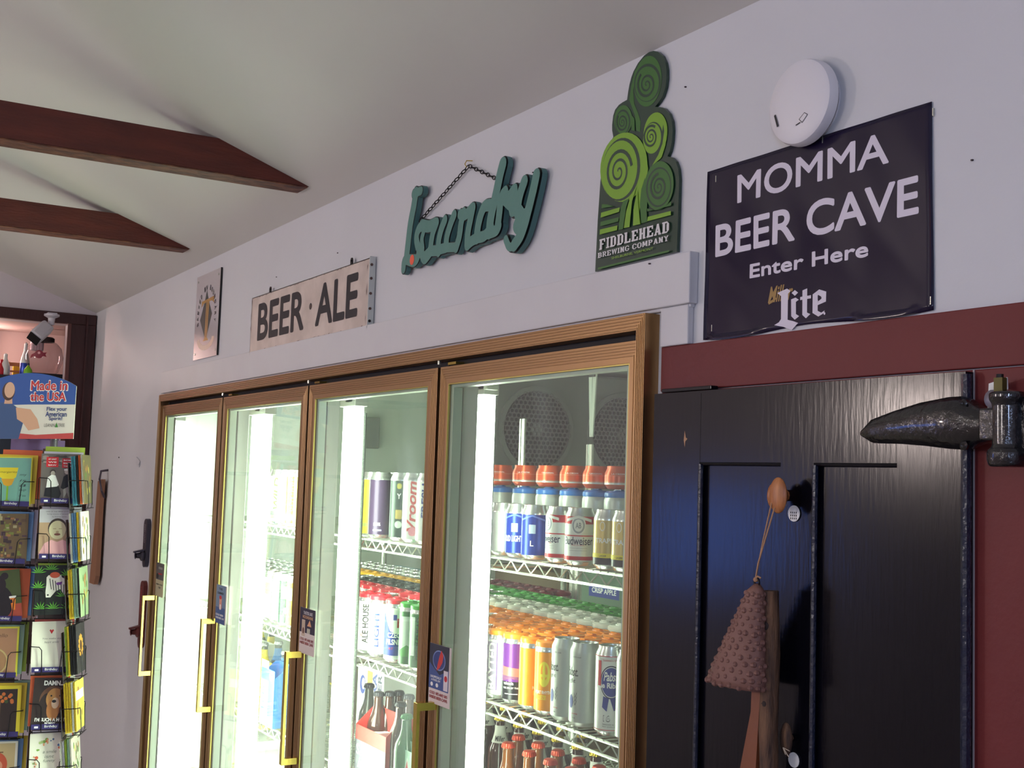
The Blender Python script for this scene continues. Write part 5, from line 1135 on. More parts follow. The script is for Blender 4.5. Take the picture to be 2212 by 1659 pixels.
tag(mb.build('leather_strap', None, (a0.x, -.064, 1.2), smooth=False, bevel=.002), 'brown strap hanging below the studded bell, left of the bark stick', 'strap')
# second hook lower down
h2 = at(1698, 1597, -.036); lc = (h2.x, DY, h2.z); t = thing('wooden_hook', 'lower oval wooden hook partly behind the bark stick, frayed twine on it', 'hook', lc)
mb = MB(); mb.sphere((h2.x, -.036, h2.z), 1, BARK, 14, 10, (.0105, .006, .022)); mb.tube([(h2.x-.003, -.036, h2.z), (h2.x-.006, DY, h2.z)], .005, BARK); mb.build('oval_front', t, lc)
mb = MB()
for e_ in ((.017, .001), (.016, -.007), (.010, -.005)): mb.tube([(h2.x+.002, -.043, h2.z-.010), (h2.x+e_[0], -.046, h2.z-.012+e_[1])], .0007, mat('twine_pale', (196, 180, 160), .8), 4)
mb.build('twine_ends', t, lc)
mb = MB(); mb.lathe([(.0001, 0), (.010, 0), (.010, .001), (.0001, .001)], W_, (h2.x+.001, DY-.001, h2.z-.028), 18, (1, 0, 0), (0, 0, 1), (0, -1, 0)); mb.build('adhesive_sticker', t, lc, smooth=False)

# ================================================================== greeting card rack
VD = (at(100, 1300, D=4.05)-CPOS); VD.z = 0; VD.normalize()
NB = -VD; HB = Vector((-NB.y, NB.x, 0)); UP = Vector((0, 0, 1))     # face normal and rightward direction
DARKW = mat('rack_wire_black', (26, 22, 26), .4, .4); TAG = mat('category_purple', (46, 36, 96), .5)
def cface(px, py, yaw=0, D=4.05, lean=.10):
    """local frame of a card: bottom centre, right, up, normal"""
    o = at(px, py, D=D); n = (NB*math.cos(yaw)+HB*math.sin(yaw)); r = (HB*math.cos(yaw)-NB*math.sin(yaw))
    u = (UP*math.cos(lean)-n*math.sin(lean)).normalized(); nn = r.cross(u).normalized()
    return o, r, u, nn
def card(lab, fr, w, h, base, art, off=0.0, dx=0, tilt=0, dz=0, cat='greeting card', group='greeting cards on the wire rack'):
    o, r, u, n = fr
    if tilt: r, u = r*math.cos(tilt)+u*math.sin(tilt), u*math.cos(tilt)-r*math.sin(tilt)
    c = o-n*off+r*dx+u*dz; t = thing('greeting_card', lab, cat, c, group)
    mb = MB()
    # folded card: two leaves
    mb.obox(c+u*h/2, r*w/2, u*h/2, n*.0004, base); mb.obox(c+u*h/2-n*.0035, r*w/2, u*h/2, n*.0004, base); mb.build('card_leaf', t, c, smooth=False)
    if art:
        f = plane_fn(c-r*w/2, r, u, n); art_obj(art, lambda a_, b_, d: f(a_, b_, d), 'printed_front', t, c)
    return t
cw, chh = .126, .165
def A_(): return Art(.0006)
TL_ = ink((120, 176, 160)); BRN = ink((120, 88, 60))
def m1():
    a = A_(); a.rect(.004, cw-.004, .004, chh-.004, TL_); a.poly([(.02, .128), (.082, .128), (.076, .095), (.064, .088), (.038, .088), (.026, .095)], Y_); a.poly([(.03, .09), (.072, .09), (.064, .07), (.051, .063), (.038, .07)], ink((224, 168, 40)))
    a.rect(.048, .054, .015, .066, ink((130, 180, 40))); a.poly([(.03, .006), (.072, .006), (.054, .02), (.048, .02)], ink((130, 180, 40))); a.text('margarita', .024, .078, .108, .116, ink((120, 110, 40)), 0, .3)
    for k in range(5): a.text(('my', 'is', 'a', 'cup', 'of tea')[k], .088, .110, .098-.017*k, .106-.017*k, ink((60, 80, 80)), 0, .2)
    return a
def m_mosaic():
    a = A_(); rr = random.Random(3)
    for k in range(90):
        x = rr.uniform(.004, cw-.014); z = rr.uniform(.004, chh-.012); a.rect(x, x+rr.uniform(.004, .016), z, z+rr.uniform(.004, .014), ink(rr.choice([(96, 74, 58), (140, 126, 60), (60, 44, 44), (170, 160, 120), (120, 130, 60), (80, 56, 70), (160, 110, 70)])), False); a.d += 6e-6
    return a
def m_bear():
    a = A_(); a.rect(0, cw, 0, chh, ink((72, 84, 40))); a.rect(0, cw, 0, .05, ink((170, 70, 50))); a.ell(.05, .06, .05, .06, ink((28, 18, 22))); a.ell(.045, .12, .036, .034, ink((34, 20, 26))); a.ell(.078, .146, .012, .012, ink((34, 20, 26))); a.ell(.012, .146, .012, .012, ink((34, 20, 26)))
    a.ell(.04, .11, .018, .013, ink((196, 150, 150))); a.ell(.04, .122, .008, .006, K_); a.poly([(.09, .07), (.108, .07), (.104, .03), (.094, .03)], O_); a.rect(.088, .110, .07, .077, W_); a.stroke([(.02, .07), (.06, .055), (.095, .06)], .012, ink((30, 20, 24))); return a
def m_tan():
    a = A_(); a.rect(.005, cw-.006, .004, chh-.006, ink((178, 134, 100))); a.ell(.05, .05, .045, .045, ink((200, 180, 120))); a.ell(.05, .05, .04, .04, ink((170, 130, 90))); a.text('hello', .05, .09, .13, .142, ink((110, 80, 60)), 0, .2); return a
def m_orange():
    a = A_(); a.rect(.006, cw-.012, .004, chh-.012, ink((48, 34, 28)))
    rr = random.Random(5)
    for k in range(14): a.ell(rr.uniform(.015, .1), rr.uniform(.11, .14), .006, .006, ink(rr.choice([(200, 110, 50), (80, 110, 50), (60, 80, 40)])), 10)
    a.stroke([(.06, .11), (.06, .02)], .004, BRN); return a
def m_red():
    a = A_(); a.rect(.005, cw-.008, 0, chh-.006, ink((196, 176, 130))); a.ell(.06, .09, .035, .04, ink((200, 90, 60))); a.ell(.06, .085, .02, .02, ink((220, 150, 120))); a.stroke([(.04, .13), (.08, .13)], .004, BRN); return a
def m_photo():
    a = A_(); a.rect(0, cw, 0, chh, ink((104, 96, 92))); rr = random.Random(9)
    for k in range(40): a.ell(rr.uniform(0.01, cw-.01), rr.uniform(.12, chh-.008), rr.uniform(.004, .012), .004, ink(rr.choice([(70, 66, 62), (140, 132, 126), (90, 84, 80)])), 8, up=False); a.d += 5e-6
    a.rect(.016, .054, .120, .154, R_); a.rect(.066, .108, .118, .150, R_)
    for k, s in enumerate(('AT LEAST', 'WE', 'SAW')): a.text(s, .022, .048, .144-.010*k, .149-.010*k, W_, .02)
    for k, s in enumerate(('SOME', 'BEAUTIFUL', 'THINGS')): a.text(s, .070, .104, .141-.010*k, .146-.010*k, W_, .02)
    a.ell(.038, .103, .009, .009, ink((66, 56, 52))); a.ell(.038, .099, .007, .008, ink((170, 160, 150))); a.poly([(.018, .05), (.022, .085), (.034, .094), (.046, .092), (.058, .06), (.04, .045)], W_); a.poly([(.012, .022), (.016, .05), (.058, .055), (.066, .03), (.06, .014)], K_)
    a.ell(.082, .106, .008, .010, ink((190, 180, 170))); a.rect(.073, .091, .108, .114, W_); a.poly([(.064, .05), (.072, .088), (.083, .096), (.096, .086), (.1, .055), (.08, .04)], K_); a.poly([(.072, .045), (.09, .055), (.1, .02), (.092, .012), (.084, .035), (.074, .014)], ink((150, 146, 140)))
    return a
def m_baby():
    a = A_(); a.rect(0, cw, 0, chh, ink((176, 146, 116))); a.rect(0, cw, .12, chh, ink((186, 184, 190))); a.text('ONE OF THE GREAT JOYS OF', .02, .1, .154, .158, K_, 0); a.text('being unsure of something', .024, .1, .146, .150, K_, 0); a.text('is being sure', .04, .085, .137, .141, K_, 0)
    a.ell(.058, .100, .030, .034, ink((64, 52, 46))); a.ell(.058, .095, .027, .031, ink((204, 196, 158))); a.rect(.044, .054, .098, .0995, BRN); a.rect(.062, .072, .098, .0995, BRN); a.ell(.058, .088, .005, .004, ink((170, 150, 120))); a.ell(.058, .080, .010, .004, ink((120, 70, 60)))
    a.poly([(.0, .012), (.018, .050), (.04, .062), (.058, .055), (.076, .062), (.104, .048), (.124, .012), (.1, .014), (.096, .0), (.024, .0), (.02, .016)], ink((226, 168, 172))); return a
def m_zebra():
    a = A_(); a.rect(0, cw, 0, chh, ink((16, 22, 16))); LGN = ink((96, 176, 50)); rr = random.Random(2)
    for cx, cz in ((.01, .14), (.10, .13), (.01, .09), (.09, .06), (.02, .02), (.06, .02), (.105, .02), (.05, .15)):
        for k in range(7):
            q = PI*(.05+.9*k/6); L = .026; a.poly([(cx, cz), (cx+L*.5*math.cos(q-.12), cz+L*.5*math.sin(q-.12)), (cx+L*math.cos(q), cz+L*math.sin(q)), (cx+L*.5*math.cos(q+.12), cz+L*.5*math.sin(q+.12))], LGN, False)
        a.d += 1e-5
    a.poly([(.036, .125), (.042, .132), (.06, .128), (.082, .132), (.084, .124), (.124, .105), (.124, .05), (.098, .06), (.08, .085), (.066, .078), (.05, .058), (.036, .058), (.034, .075), (.036, .1)], ink((222, 220, 210)))
    for k in range(9): a.stroke([(.046+.009*k, .12-.004*k), (.052+.008*k, .085-.003*k)], .0025, K_)
    a.ell(.062, .132, .016, .010, ink((190, 80, 50))); a.poly([(.066, .106), (.086, .110), (.084, .100), (.07, .098)], P_); a.ell(.042, .066, .003, .003, K_); return a
def m_heart():
    a = A_(); cx, cz = .062, .132; a.poly([(cx, cz-.009), (cx-.007, cz+.003), (cx-.004, cz+.007), (cx, cz+.003), (cx+.004, cz+.007), (cx+.007, cz+.003)], R_); a.text('You make my', .034, .094, .104, .111, K_, -.01, .3); a.text('heart smile', .040, .086, .093, .100, K_, -.01, .3); return a
def m_dog():
    a = A_(); a.rect(0, cw, 0, chh, ink((42, 28, 26))); a.ell(.065, .09, .044, .048, ink((96, 62, 44))); a.ell(.038, .075, .018, .04, ink((40, 26, 24)), rot=-.2); a.ell(.098, .085, .014, .034, ink((40, 26, 24)), rot=.2); a.ell(.07, .095, .028, .036, ink((180, 128, 72))); a.ell(.066, .06, .02, .035, ink((170, 110, 60)))
    a.ell(.072, .082, .012, .018, ink((206, 176, 150))); a.ell(.068, .088, .007, .005, K_); a.ell(.058, .106, .003, .003, K_); a.ell(.086, .106, .003, .003, K_); a.text('DAMN...', .032, .096, .140, .156, W_, .04); a.text("I'M SUCH A HOT", .012, .108, .022, .034, W_, .04); a.text('MOMMY', .044, .078, .012, .020, W_, .04); return a
def m_floral():
    a = A_(); rr = random.Random(4)
    for k in range(46):
        q = rr.uniform(0, 2*PI); x = .063+.048*math.cos(q)*rr.uniform(.8, 1.1); z = .085+.058*math.sin(q)*rr.uniform(.85, 1.1); a.ell(x, z, rr.uniform(.002, .006), rr.uniform(.002, .006), ink(rr.choice([(120, 160, 70), (200, 90, 60), (220, 150, 110), (80, 110, 150), (160, 180, 120)])), 8, up=False); a.d += 1e-5
    a.text('a smile', .042, .085, .100, .110, ink((90, 110, 90)), -.01, .2); a.text('isnt', .048, .078, .084, .094, ink((90, 110, 90)), -.01, .2); a.text('funny', .044, .082, .068, .080, ink((90, 110, 90)), -.01, .2); return a
WHC = mat('card_cream', (224, 222, 208), .6)
c2x = (129, 125, 116, 109, 108, 104); c2b = (1086, 1206, 1328, 1450, 1573, 1693)
c1x = (22, 13, 6, -7, -2, -10); c1b = (1092, 1216, 1340, 1462, 1590, 1712)
c3x = (190, 186, 183, 176, 174, 166); c3b = (1090, 1212, 1332, 1454, 1576, 1698)
rackc = at(95, 1300, D=4.22); lc = (rackc.x, rackc.y, .0)
t = thing('card_rack', 'black wire greeting card rack with rows of pockets, in front of the framed mirror', 'card rack', lc)
mb = MB(); mb.tube([(rackc.x, rackc.y, .04), (rackc.x, rackc.y, 1.86)], .013, mat('rack_pole', (96, 90, 100), .4, .3), 12); mb.build('pole', t, lc)
mb = MB(); mb.lathe([(.0001, 0), (.26, 0), (.26, .015), (.05, .035), (.02, .05), (.0001, .05)], DARKW, lc, 30); mb.build('base', t, lc)
BRD = mat('pocket_back_brown', (74, 60, 58), .6)
frames = []
for col, (xs, bs, yaw) in enumerate(((c1x, c1b, -.12), (c2x, c2b, 0), (c3x, c3b, 1.33))):
    for k in range(6): frames.append((col, k, cface(xs[k], bs[k], yaw, 4.05 if col < 2 else 4.10)))
for col, k, fr in frames:
    o, r, u, n = fr
    mb = MB(); W2_ = .062 if col < 2 else .060
    dp = .045
    for s in (-1, 1):
        p = lambda a_, b_, c_: o+r*(a_*s)+u*b_+n*c_
        mb.tube([p(W2_+.008, .085, -dp), p(W2_+.006, .082, .004), p(W2_-.022, .080, .010), p(W2_-.030, .070, .010), p(W2_-.034, .0, .008), p(W2_-.034, -.012, .004)], .0016, DARKW, 6)
        mb.tube([p(W2_-.034, -.012, .004), p(W2_-.034, -.014, -dp)], .0014, DARKW, 5)
        mb.tube([p(W2_+.008, .085, -dp), p(W2_+.008, -.014, -dp)], .0016, DARKW, 5)
    mb.tube([o-r*W2_-u*.012+n*.004, o+r*W2_-u*.012+n*.004], .0016, DARKW, 5); mb.tube([o-r*W2_-u*.014-n*dp, o+r*W2_-u*.014-n*dp], .0016, DARKW, 5)
    mb.build('wire_pocket', t, lc)
    if k < 5:
        mb = MB(); mb.obox(o-n*(dp+.004)+u*.06, r*(W2_-.012), u*.085, n*.0012, BRD); mb.build('pocket_back', t, lc, smooth=False)
    if not (col == 1 and k in (2, 5)) and col < 2:
        mb = MB(); mb.obox(o+n*.0065+u*.006, r*.060, u*.0085, n*.0005, TAG); tg = mb.build('category_strip', t, lc, smooth=False)
        a = Art(.0008); a.text('Birthday', -.018, .022, .001, .011, W_, .0); a.rect(-.050, -.038, .002, .008, W_); art_obj(a, plane_fn(o+n*.0065, r, u, n), 'category_lettering', tg, lc)
for k in range(6):
    o = at(c1x[k]+52, c1b[k]-10, D=4.13); mb = MB(); mb.obox(o+UP*.09, HB*.016+NB*.008, UP*.085, NB*.0015, BRD); mb.obox(o+UP*.09+HB*.022, HB*.004, UP*.09, NB*.03, mat('pocket_side_brown', (98, 76, 58), .6)); mb.build('side_panel', t, lc, smooth=False)
PAL = {'y': (226, 196, 60), 'o': (214, 104, 60), 'b': (110, 150, 196), 'g': (150, 170, 60), 'w': (222, 220, 210), 'r': (170, 74, 66), 'l': (196, 190, 206), 't': (84, 160, 184), 'k': (52, 50, 54), 's': (150, 180, 160)}
PN = {'y': 'yellow', 'o': 'orange', 'b': 'blue', 'g': 'lime green', 'w': 'white', 'r': 'red', 'l': 'lilac', 't': 'turquoise', 'k': 'black', 's': 'sage'}
rowname = ['top', 'second', 'third', 'fourth', 'fifth', 'sixth']
F1 = {(0, 0): ('teal card with a yellow cocktail glass', mat('card_yellow', (214, 210, 60), .5), m1(), 'yo'), (0, 1): ('brown and green mosaic card', ink((110, 90, 60)), m_mosaic(), 'bl'), (0, 2): ('tilted card with a black bear holding a beer', ink((90, 90, 50)), m_bear(), 'ob'), (0, 3): ('tan card with yellow border', mat('card_yellow', (214, 210, 60), .5), m_tan(), 'sg'),
      (0, 4): ('yellow bordered dark card with oranges', mat('card_yellow2', (226, 206, 50), .5), m_orange(), 'ys'), (0, 5): ('cream card with a red round figure', WHC, m_red(), 'by'),
      (1, 0): ('grey photo card of two seated figures under red captions', ink((104, 96, 92)), m_photo(), 'lg'), (1, 1): ('card with a laughing baby in a pink shirt', ink((176, 146, 116)), m_baby(), 'l'), (1, 2): ('dark jungle card with a zebra', ink((16, 22, 16)), m_zebra(), 'g'), (1, 3): ('plain white card with a small red heart', WHC, m_heart(), 'rl'),
      (1, 4): ('dark card with a brown dog under the word DAMN', ink((42, 28, 26)), m_dog(), 'ow'), (1, 5): ('white card with a ring of flowers', WHC, m_floral(), 'lr')}
for col, k, fr in frames:
    if col < 2:
        lab, base, art, beh = F1[(col, k)]
        card(lab+', %s row' % rowname[k], fr, cw, chh, base, art, tilt=.14 if (col, k) == (0, 2) else (-.03 if (col, k) == (1, 4) else .02), dz=.0)
        for j, cc in enumerate(beh): card('%s card showing behind the %s' % (PN[cc], lab.split(' with ')[0].split(' of ')[0]), fr, cw, chh, mat('cardstock_'+PN[cc].replace(' ', '_'), PAL[cc], .6), None, off=.010+.010*j, dx=(.012 if col == 0 else .004)*(j+1)*(1 if (col, k) != (1, 4) or j else -2), dz=.008*(j+1)+(.01 if k == 0 and j else 0), tilt=0)
    else:
        seq = ('ttkow', 'wbbyw', 'yyssk', 'gykkk', 'yyywy', 'wlgsw')[k]
        for j, cc in enumerate(seq):
            a = None; last = j == len(seq)-1
            if last:
                a = A_(); bcol = [(110, 100, 70), (222, 220, 206), (150, 170, 130), (50, 46, 50), (210, 196, 90), (196, 190, 176)][k]; a.rect(0, cw, 0, chh, ink(bcol))
                if k == 3:
                    for q in range(12): a.ell(.063+.024*math.cos(q*PI/6), .09+.028*math.sin(q*PI/6), .012, .007, ink((214, 150, 60)), 10, rot=q*PI/6)
                    a.ell(.063, .09, .016, .018, ink((90, 60, 40)))
                else:
                    rr = random.Random(k)
                    for q in range(16): a.ell(rr.uniform(.02, .1), rr.uniform(.03, .14), .006, .012, ink(rr.choice([(120, 90, 60), (90, 120, 60), (170, 120, 70), (200, 180, 80)])), 8)
                    if k == 4: a.rect(.01, .116, .10, .13, W_)
            nm = ['a brown textured', 'a white and yellow', 'a green giraffe', 'a dark sunflower', 'a yellow floral', 'a pale botanical'][k]
            card('%s card on rack right side, %s row, %s in its stack' % (nm[2:] if last else PN[cc], rowname[k], 'frontmost' if last else ORD[j]), fr, cw*.92, chh, mat('cardstock_'+PN[cc].replace(' ', '_'), PAL[cc], .6), a, off=.032-.008*j, tilt=(j-2)*.0, dz=.001*j)

# header board of the rack
sg0 = at(-46, 948, D=4.12); sg1 = at(158, 948, D=4.12)
ux = (sg1-sg0); Wd = ux.length; ux = ux.normalized(); uy = (UP*math.cos(.02)).normalized(); un = ux.cross(UP).normalized(); hh_ = (at(60, 805, D=4.12)-at(60, 948, D=4.12)).length
uz = Vector((0, 0, 1)); lc = tuple(sg0+ux*Wd/2)
t = thing('rack_header_sign', 'arched blue and white header board reading Made in the USA, above the card rack', 'sign', lc)
fn = plane_fn(sg0, ux, uz, un)
zs_ = lambda u: hh_*(.80+.20*math.sin(PI*min(1, max(0, (u/Wd))))**.8)
top = [(Wd*k/16, zs_(Wd*k/16)) for k in range(17)]
mb = MB(); mb.prism([fn(u, v, 0) for u, v in [(0, 0), (Wd, 0)]+top[::-1]], -un*.004, WHC); mb.build('board', t, lc, smooth=False)
a = Art(.0004); BLU_ = ink((40, 84, 160)); a.poly([(0, hh_*.50), (Wd*.5, hh_*.52), (Wd, hh_*.52)]+top[::-1], BLU_); a.poly([(0, 0), (Wd, 0), (Wd, hh_*.09), (Wd*.6, hh_*.06), (0, hh_*.14)], ink((196, 70, 66)))
# plain figure in a blue shirt (generic)
px_ = lambda x, y: ((x+46)/204*Wd, (948-y)/143*hh_)
for L, m in (([(-40, 948), (-40, 890), (-10, 870), (15, 868), (40, 885), (48, 912), (40, 948)], ink((52, 84, 132))), ([(4, 872), (22, 872), (20, 855), (6, 855)], ink((214, 170, 140)))): a.poly([px_(*p) for p in L], m)
cxy = px_(12, 845); a.ell(cxy[0], cxy[1], Wd*.068, hh_*.14, ink((70, 46, 36))); cxy = px_(14, 842); a.ell(cxy[0], cxy[1], Wd*.055, hh_*.12, ink((218, 176, 146)))
a.poly([px_(*p) for p in [(30, 880), (62, 884), (78, 905), (84, 925), (60, 930), (48, 914), (34, 905)]], ink((214, 168, 136)))
def sx(x0, x1, y0, y1): p0, p1 = px_(x0, y0), px_(x1, y1); return p0[0], p1[0], p0[1], p1[1]
RD = ink((196, 52, 48))
for s, b in (('Made in', (60, 139, 843, 822)), ('the USA', (60, 137, 866, 847))):
    x_0, x_1, z_0, z_1 = sx(*b); a.btext(s, x_0-.003, x_1+.003, z_0-.003, z_1+.003, W_, .0022); a.d += .0002; a.btext(s, x_0, x_1, z_0, z_1, RD, .0009)
for s, b in (('Flex your', (97, 141, 890, 879)), ('American', (95, 141, 900, 889)), ('Spirit!', (103, 132, 910, 900))): x_0, x_1, z_0, z_1 = sx(*b); a.text(s, x_0, x_1, z_0, z_1, ink((36, 60, 120)), .02)
x_0, x_1, z_0, z_1 = sx(94, 117, 922, 915); a.text('LEANIN', x_0, x_1, z_0, z_1, K_, -.01); x_0, x_1, z_0, z_1 = sx(124, 138, 922, 915); a.text('TREE', x_0, x_1, z_0, z_1, K_, -.01); a.poly([px_(117, 923), px_(124, 923), px_(120.5, 912)], G_)
art_obj(a, fn, 'printed_face', t, lc)
mb = MB(); mb.box(rackc.x-.008, rackc.x+.008, rackc.y-.004, rackc.y+.004, 1.80, at(60, 930, D=4.2).z, COOLW); tag(mb.build('sign_stem', None, (rackc.x, rackc.y, 1.8), smooth=False), 'slim clear stem joining the header board to the card rack', 'stem'); o = bpy.data.objects['sign_stem']; 
for k_ in ('label', 'category'): del o[k_]
mw = o.location.copy(); o.parent = t; o.location = mw-t.location
mb = MB(); q = at(82, 962, D=4.3); mb.obox(q, HB*.09, UP*.02, NB*.001, mat('purple_card_tray', (120, 96, 140), .4)); tag(mb.build('purple_tray', None, tuple(q), smooth=False), 'purple plastic strip behind the top of the card rack', 'strip')

# hanging wooden paddle on the wall near the corner
p1 = at(222, 1035, -.02); p0 = at(206, 1262, -.02); lc = (p1.x, 0, p0.z)
t = thing('wooden_paddle', 'long brown wooden paddle hanging on the wall behind the card rack', 'paddle', lc)
mb = MB(); mb.prism([(p1.x-.05, -.03, p1.z-.01), (p1.x+.02, -.03, p1.z), (p1.x+.01, -.03, (p1.z+p0.z)/2+.1), (p1.x+.02, -.03, p0.z+.04), (p1.x-.01, -.03, p0.z-.0), (p1.x-.10, -.03, p0.z), (p1.x-.07, -.03, (p1.z+p0.z)/2)], (0, .018, 0), mat('paddle_wood', (156, 114, 88), .5, bump=.2)); mb.build('blade', t, lc, smooth=False, bevel=.003)
mb = MB(); mb.tube([(p1.x+.005, 0, p1.z+.04), (p1.x+.005, -.03, p1.z+.035), (p1.x+.03, -.04, p1.z-.0), (p1.x+.035, -.03, p1.z-.05), (p1.x+.01, -.01, p1.z-.08)], .005, mat('hook_grey', (90, 84, 96), .4, .4), 8); tag(mb.build('wall_hook', None, (p1.x, 0, p1.z)), 'grey wall hook holding the wooden paddle', 'hook')

# ================================================================== dark brown framed mirror, its reflection built as a lit niche
lc = (BX, -1.0, .95); t = thing('mirror_niche', 'dark brown framed mirror in the far corner, built as a lit niche', 'mirror', lc)
mb = MB(); FR = .128
mb.box(BX, BX+.035, OY0-FR, -.004, OZ1, 2.435, BROWNM); mb.box(BX, BX+.035, OY1, -.004, OZ0-FR, OZ1, BROWNM); mb.box(BX, BX+.035, OY0-FR, OY0, OZ0-FR, OZ1, BROWNM); mb.box(BX, BX+.035, OY0, OY1, OZ0-FR, OZ0, BROWNM)
mb.build('mirror_frame', t, lc, smooth=False, bevel=.003)
mb = MB(); mb.box(BX+.03, BX+.042, OY1-.012, OY1+.004, OZ0, OZ1, mat('bead_brown', (92, 50, 44), .4)); mb.box(BX+.03, BX+.045, -.05, -.042, OZ0, OZ1+.04, BROWNM); mb.build('frame_bead', t, lc, smooth=False)
PK = mat('niche_lining', (214, 186, 180), .6)
mb = MB(); CD = .55
mb.box(BX-CD-.02, BX-CD, OY0, -.02, OZ0, OZ1+.02, PK); mb.box(BX-CD, BX-.08, -.036, -.02, OZ0, OZ1, BLACK); mb.box(BX-CD, BX-.08, OY0-.02, OY0, OZ0, OZ1, PK); mb.box(BX-CD, BX-.08, OY0, -.036, OZ1, OZ1+.02, PK); mb.box(BX-CD, BX-.08, OY0, -.036, OZ0-.02, OZ0, BROWNM)  # black side stands for the dark bar reflected in the mirror
mb.build('niche_lining', t, lc, smooth=False)
for z in (2.135, 1.72, 1.33):
    mb = MB(); mb.box(BX-CD, BX-.09, OY0, -.036, z-.018, z, mat('shelf_dark', (34, 24, 28), .4)); mb.build('shelf', t, lc, smooth=False)
mb = MB(); mb.box(BX-CD, BX-CD+.012, -.60, -.52, 2.0, OZ1, mat('niche_post_wood', (116, 72, 58), .5, bump=.3)); mb.build('back_post', t, lc, smooth=False)
lt = thing('niche_light', 'short bright white tube light inside the mirror niche', 'light', (BX-.38, -.455, 2.25)); mb = MB(); mb.tube([(BX-.38, -.455, 2.20), (BX-.38, -.455, 2.36)], .010, mat('niche_tube', (255, 226, 214), .5, emit=110), 10); mb.build('tube', lt, (BX-.38, -.455, 2.25))
mb = MB(); mb.box(BX-.41, BX-.395, -.472, -.438, 2.15, 2.38, R_); mb.build('light_backing', lt, (BX-.38, -.455, 2.25), smooth=False)
# items on the top niche shelf, built for the mirrored view
zt2 = 2.135
bw = at(95, 770, X=BX-.18); br_ = .082; bz = zt2+.02
t = thing('fishbowl_jar', 'round clear plastic jar with a red fish mark and black lid, on the niche shelf', 'jar', (bw.x, bw.y, bz))
mb = MB(); mb.lathe([(.0001, .0), (.055, .0), (.068, .012), (.086, .06), (.088, .085), (.078, .125), (.055, .15), (.04, .158)], BOWLG, (bw.x, bw.y, bz), 30); mb.build('jar_body', t, (bw.x, bw.y, bz))
mb = MB(); mb.lathe([(.044, .154), (.044, .172), (.036, .178), (.0001, .178)], BLACK, (bw.x, bw.y, bz), 24); mb.build('jar_lid', t, (bw.x, bw.y, bz))
a = Art(.002); DR_ = ink((130, 24, 44)); a.ell(0, .088, .020, .020, DR_); a.poly([(-.016, .08), (-.042, .068), (-.036, .085), (-.018, .095)], DR_); a.poly([(.014, .095), (.034, .098), (.028, .088), (.034, .076), (.018, .08)], DR_); a.ell(0, .094, .006, .006, ink((210, 150, 150))); a.ell(0, .09-.004, .003, .003, DR_)
art_obj(a, lambda u, v, d: Vector((bw.x+(.088+d)*math.cos(-.42+u/.088), bw.y+(.088+d)*math.sin(-.42+u/.088), bz+v)), 'red_fish_mark', t, (bw.x, bw.y, bz), cut=.006)
mb = MB(); mb.box(bw.x-.08, bw.x+.08, bw.y-.09, bw.y+.09, zt2, zt2+.02, BLACK); tag(mb.build('display_base', None, (bw.x, bw.y, zt2), smooth=False, bevel=.004), 'black base under the clear fishbowl jar', 'base')
gb = [(54, BLUEC, 'white and blue slim bottle left of the fishbowl jar', WHITEC, .17), (12, WHITEC, 'small white bottle at the left of the niche shelf', WHITEC, .11), (4, REDC, 'small red bottle at the far left of the niche shelf', REDC, .08)]
for px, cc, lab, c2c, h in gb:
    p = at(px, 780, X=BX-.2); mb = MB(); mb.lathe([(.0001, 0), (.020, 0), (.022, .005), (.022, h*.4, cc), (.018, h*.55, c2c), (.008, h*.75), (.008, h*.95), (.0001, h)], c2c, (p.x, p.y, zt2), 16); tag(mb.build('small_bottle', None, (p.x, p.y, zt2)), lab, 'bottle')
p = at(61, 790, X=BX-.1); mb = MB(); mb.lathe([(.0001, 0), (.018, 0), (.020, .01), (.018, .03), (.010, .042), (.004, .05), (.0001, .052)], mat('lime_plastic', (120, 190, 40), .3), (p.x, p.y, zt2), 16); tag(mb.build('lime_squeeze_bottle', None, (p.x, p.y, zt2)), 'small lime green squeeze bottle beside the fishbowl jar', 'bottle')
p = at(36, 790, X=BX-.40); mb = MB()
for s in (-.05, .03): mb.box(p.x-.01, p.x+.01, p.y+s, p.y+s+.018, zt2, zt2+.085, mat('chair_wood', (150, 96, 60), .5))
mb.box(p.x-.008, p.x+.008, p.y-.05, p.y+.045, zt2+.066, zt2+.083, mat('chair_wood', (150, 96, 60))); mb.box(p.x-.008, p.x+.008, p.y-.05, p.y+.045, zt2+.036, zt2+.044, mat('chair_wood', (150, 96, 60)))
tag(mb.build('mirrored_chair', None, (p.x, p.y, zt2), smooth=False), 'little wooden frame for the mirrored chair, beside the bottles', 'frame')
p = at(42, 765, X=BX-.42); mb = MB(); mb.box(p.x-.02, p.x, p.y-.024, p.y+.024, zt2, zt2+.085, mat('yellow_box', (220, 180, 50), .5)); tag(mb.build('yellow_box', None, (p.x, p.y, zt2), smooth=False), 'small yellow box under the niche tube light', 'box')
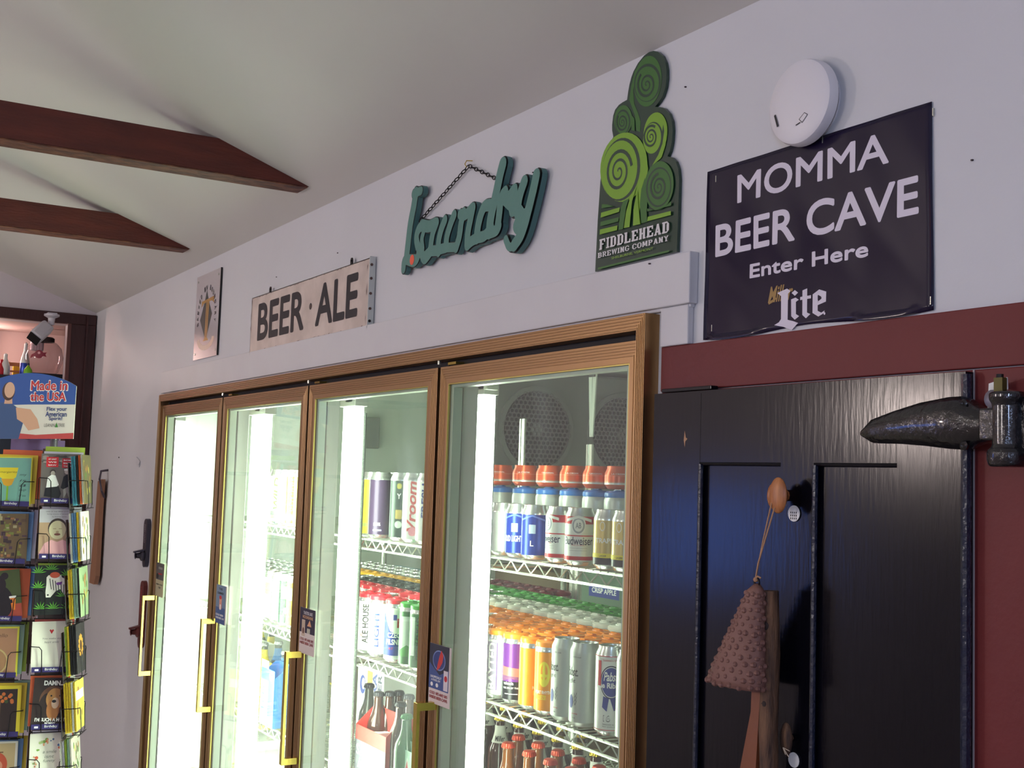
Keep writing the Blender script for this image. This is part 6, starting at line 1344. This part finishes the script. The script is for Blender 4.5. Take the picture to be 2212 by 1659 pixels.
for i, (px, z_, c_, w_, h_) in enumerate(((8, 1.72, (40, 50, 62), .06, .22), (28, 1.72, (60, 50, 70), .05, .2), (45, 1.72, (24, 22, 26), .06, .24), (100, 1.72, (112, 86, 140), .2, .13), (140, 1.72, (220, 216, 220), .03, .2), (30, 1.33, (160, 60, 90), .1, .16), (100, 1.33, (180, 130, 100), .18, .14), (150, 1.33, (70, 60, 100), .08, .2), (60, 1.33, (200, 190, 150), .06, .22))):
    p = at(px, 1000, X=BX-.16); mb = MB(); mb.box(p.x-.04, p.x+.04, p.y-w_/2, p.y+w_/2, z_, z_+h_, ink(c_)); tag(mb.build('boxed_goods', None, (p.x, p.y, z_), smooth=False, bevel=.004), '%s box on the %s niche shelf, %s item from left' % (['slate', 'plum', 'black', 'purple', 'white', 'rose', 'tan', 'indigo', 'cream'][i], 'middle' if z_ > 1.5 else 'lower', ORD[i if i < 5 else i-5]), 'box', 'boxes on the niche shelves')
for i in range(4):
    p = at(74+i*6, 700, X=BX-.3); mb = MB(); mb.lathe([(.0001, -.075), (.012, -.07), (.012, -.03), (.003, -.02), (.003, .03), (.014, .032), (.0001, .034)], mat('hanging_glass_pale', (200, 190, 200), .1), (p.x, p.y, OZ1-.036), 14); tag(mb.build('hanging_wine_glass', None, (p.x, p.y, OZ1-.04)), 'small stemmed glass hanging upside down in the niche, %s from left' % ORD[i], 'glass', 'glasses hanging in the niche')

# security camera under the mirror frame top
cq = at(112, 681, X=BX+.09); lc = (cq.x, cq.y, cq.z); CW = mat('camera_white', (196, 194, 200), .4)
t = thing('security_camera', 'white bullet security camera hanging above the card rack', 'camera', lc)
mb = MB(); mb.lathe([(.0001, .004), (.034, .004), (.034, -.004), (.016, -.014), (.013, -.045), (.0001, -.048)], CW, lc, 20); mb.box(BX+.03, cq.x+.02, cq.y-.02, cq.y+.02, cq.z+.002, cq.z+.010, CW); mb.build('mount', t, lc)
cb = at(88, 718, X=BX+.12); dirv = (at(70, 735, X=BX+.16)-at(108, 702, X=BX+.09)).normalized(); sd = dirv.cross(Vector((1, 0, .3))).normalized(); n3 = dirv.cross(sd).normalized()
mb = MB(); mb.obox(cb, dirv*.054, sd*.031, n3*.029, CW); mb.build('camera_body', t, lc, bevel=.012)
mb = MB(); mb.obox(cb+dirv*.055, dirv*.001, sd*.028, n3*.026, BLACK); mb.build('lens_face', t, lc, bevel=.001)
mb = MB(); mb.tube([Vector((cq.x, cq.y, cq.z-.045)), cb-dirv*.045], .006, BLACK, 8); mb.build('joint', t, lc)
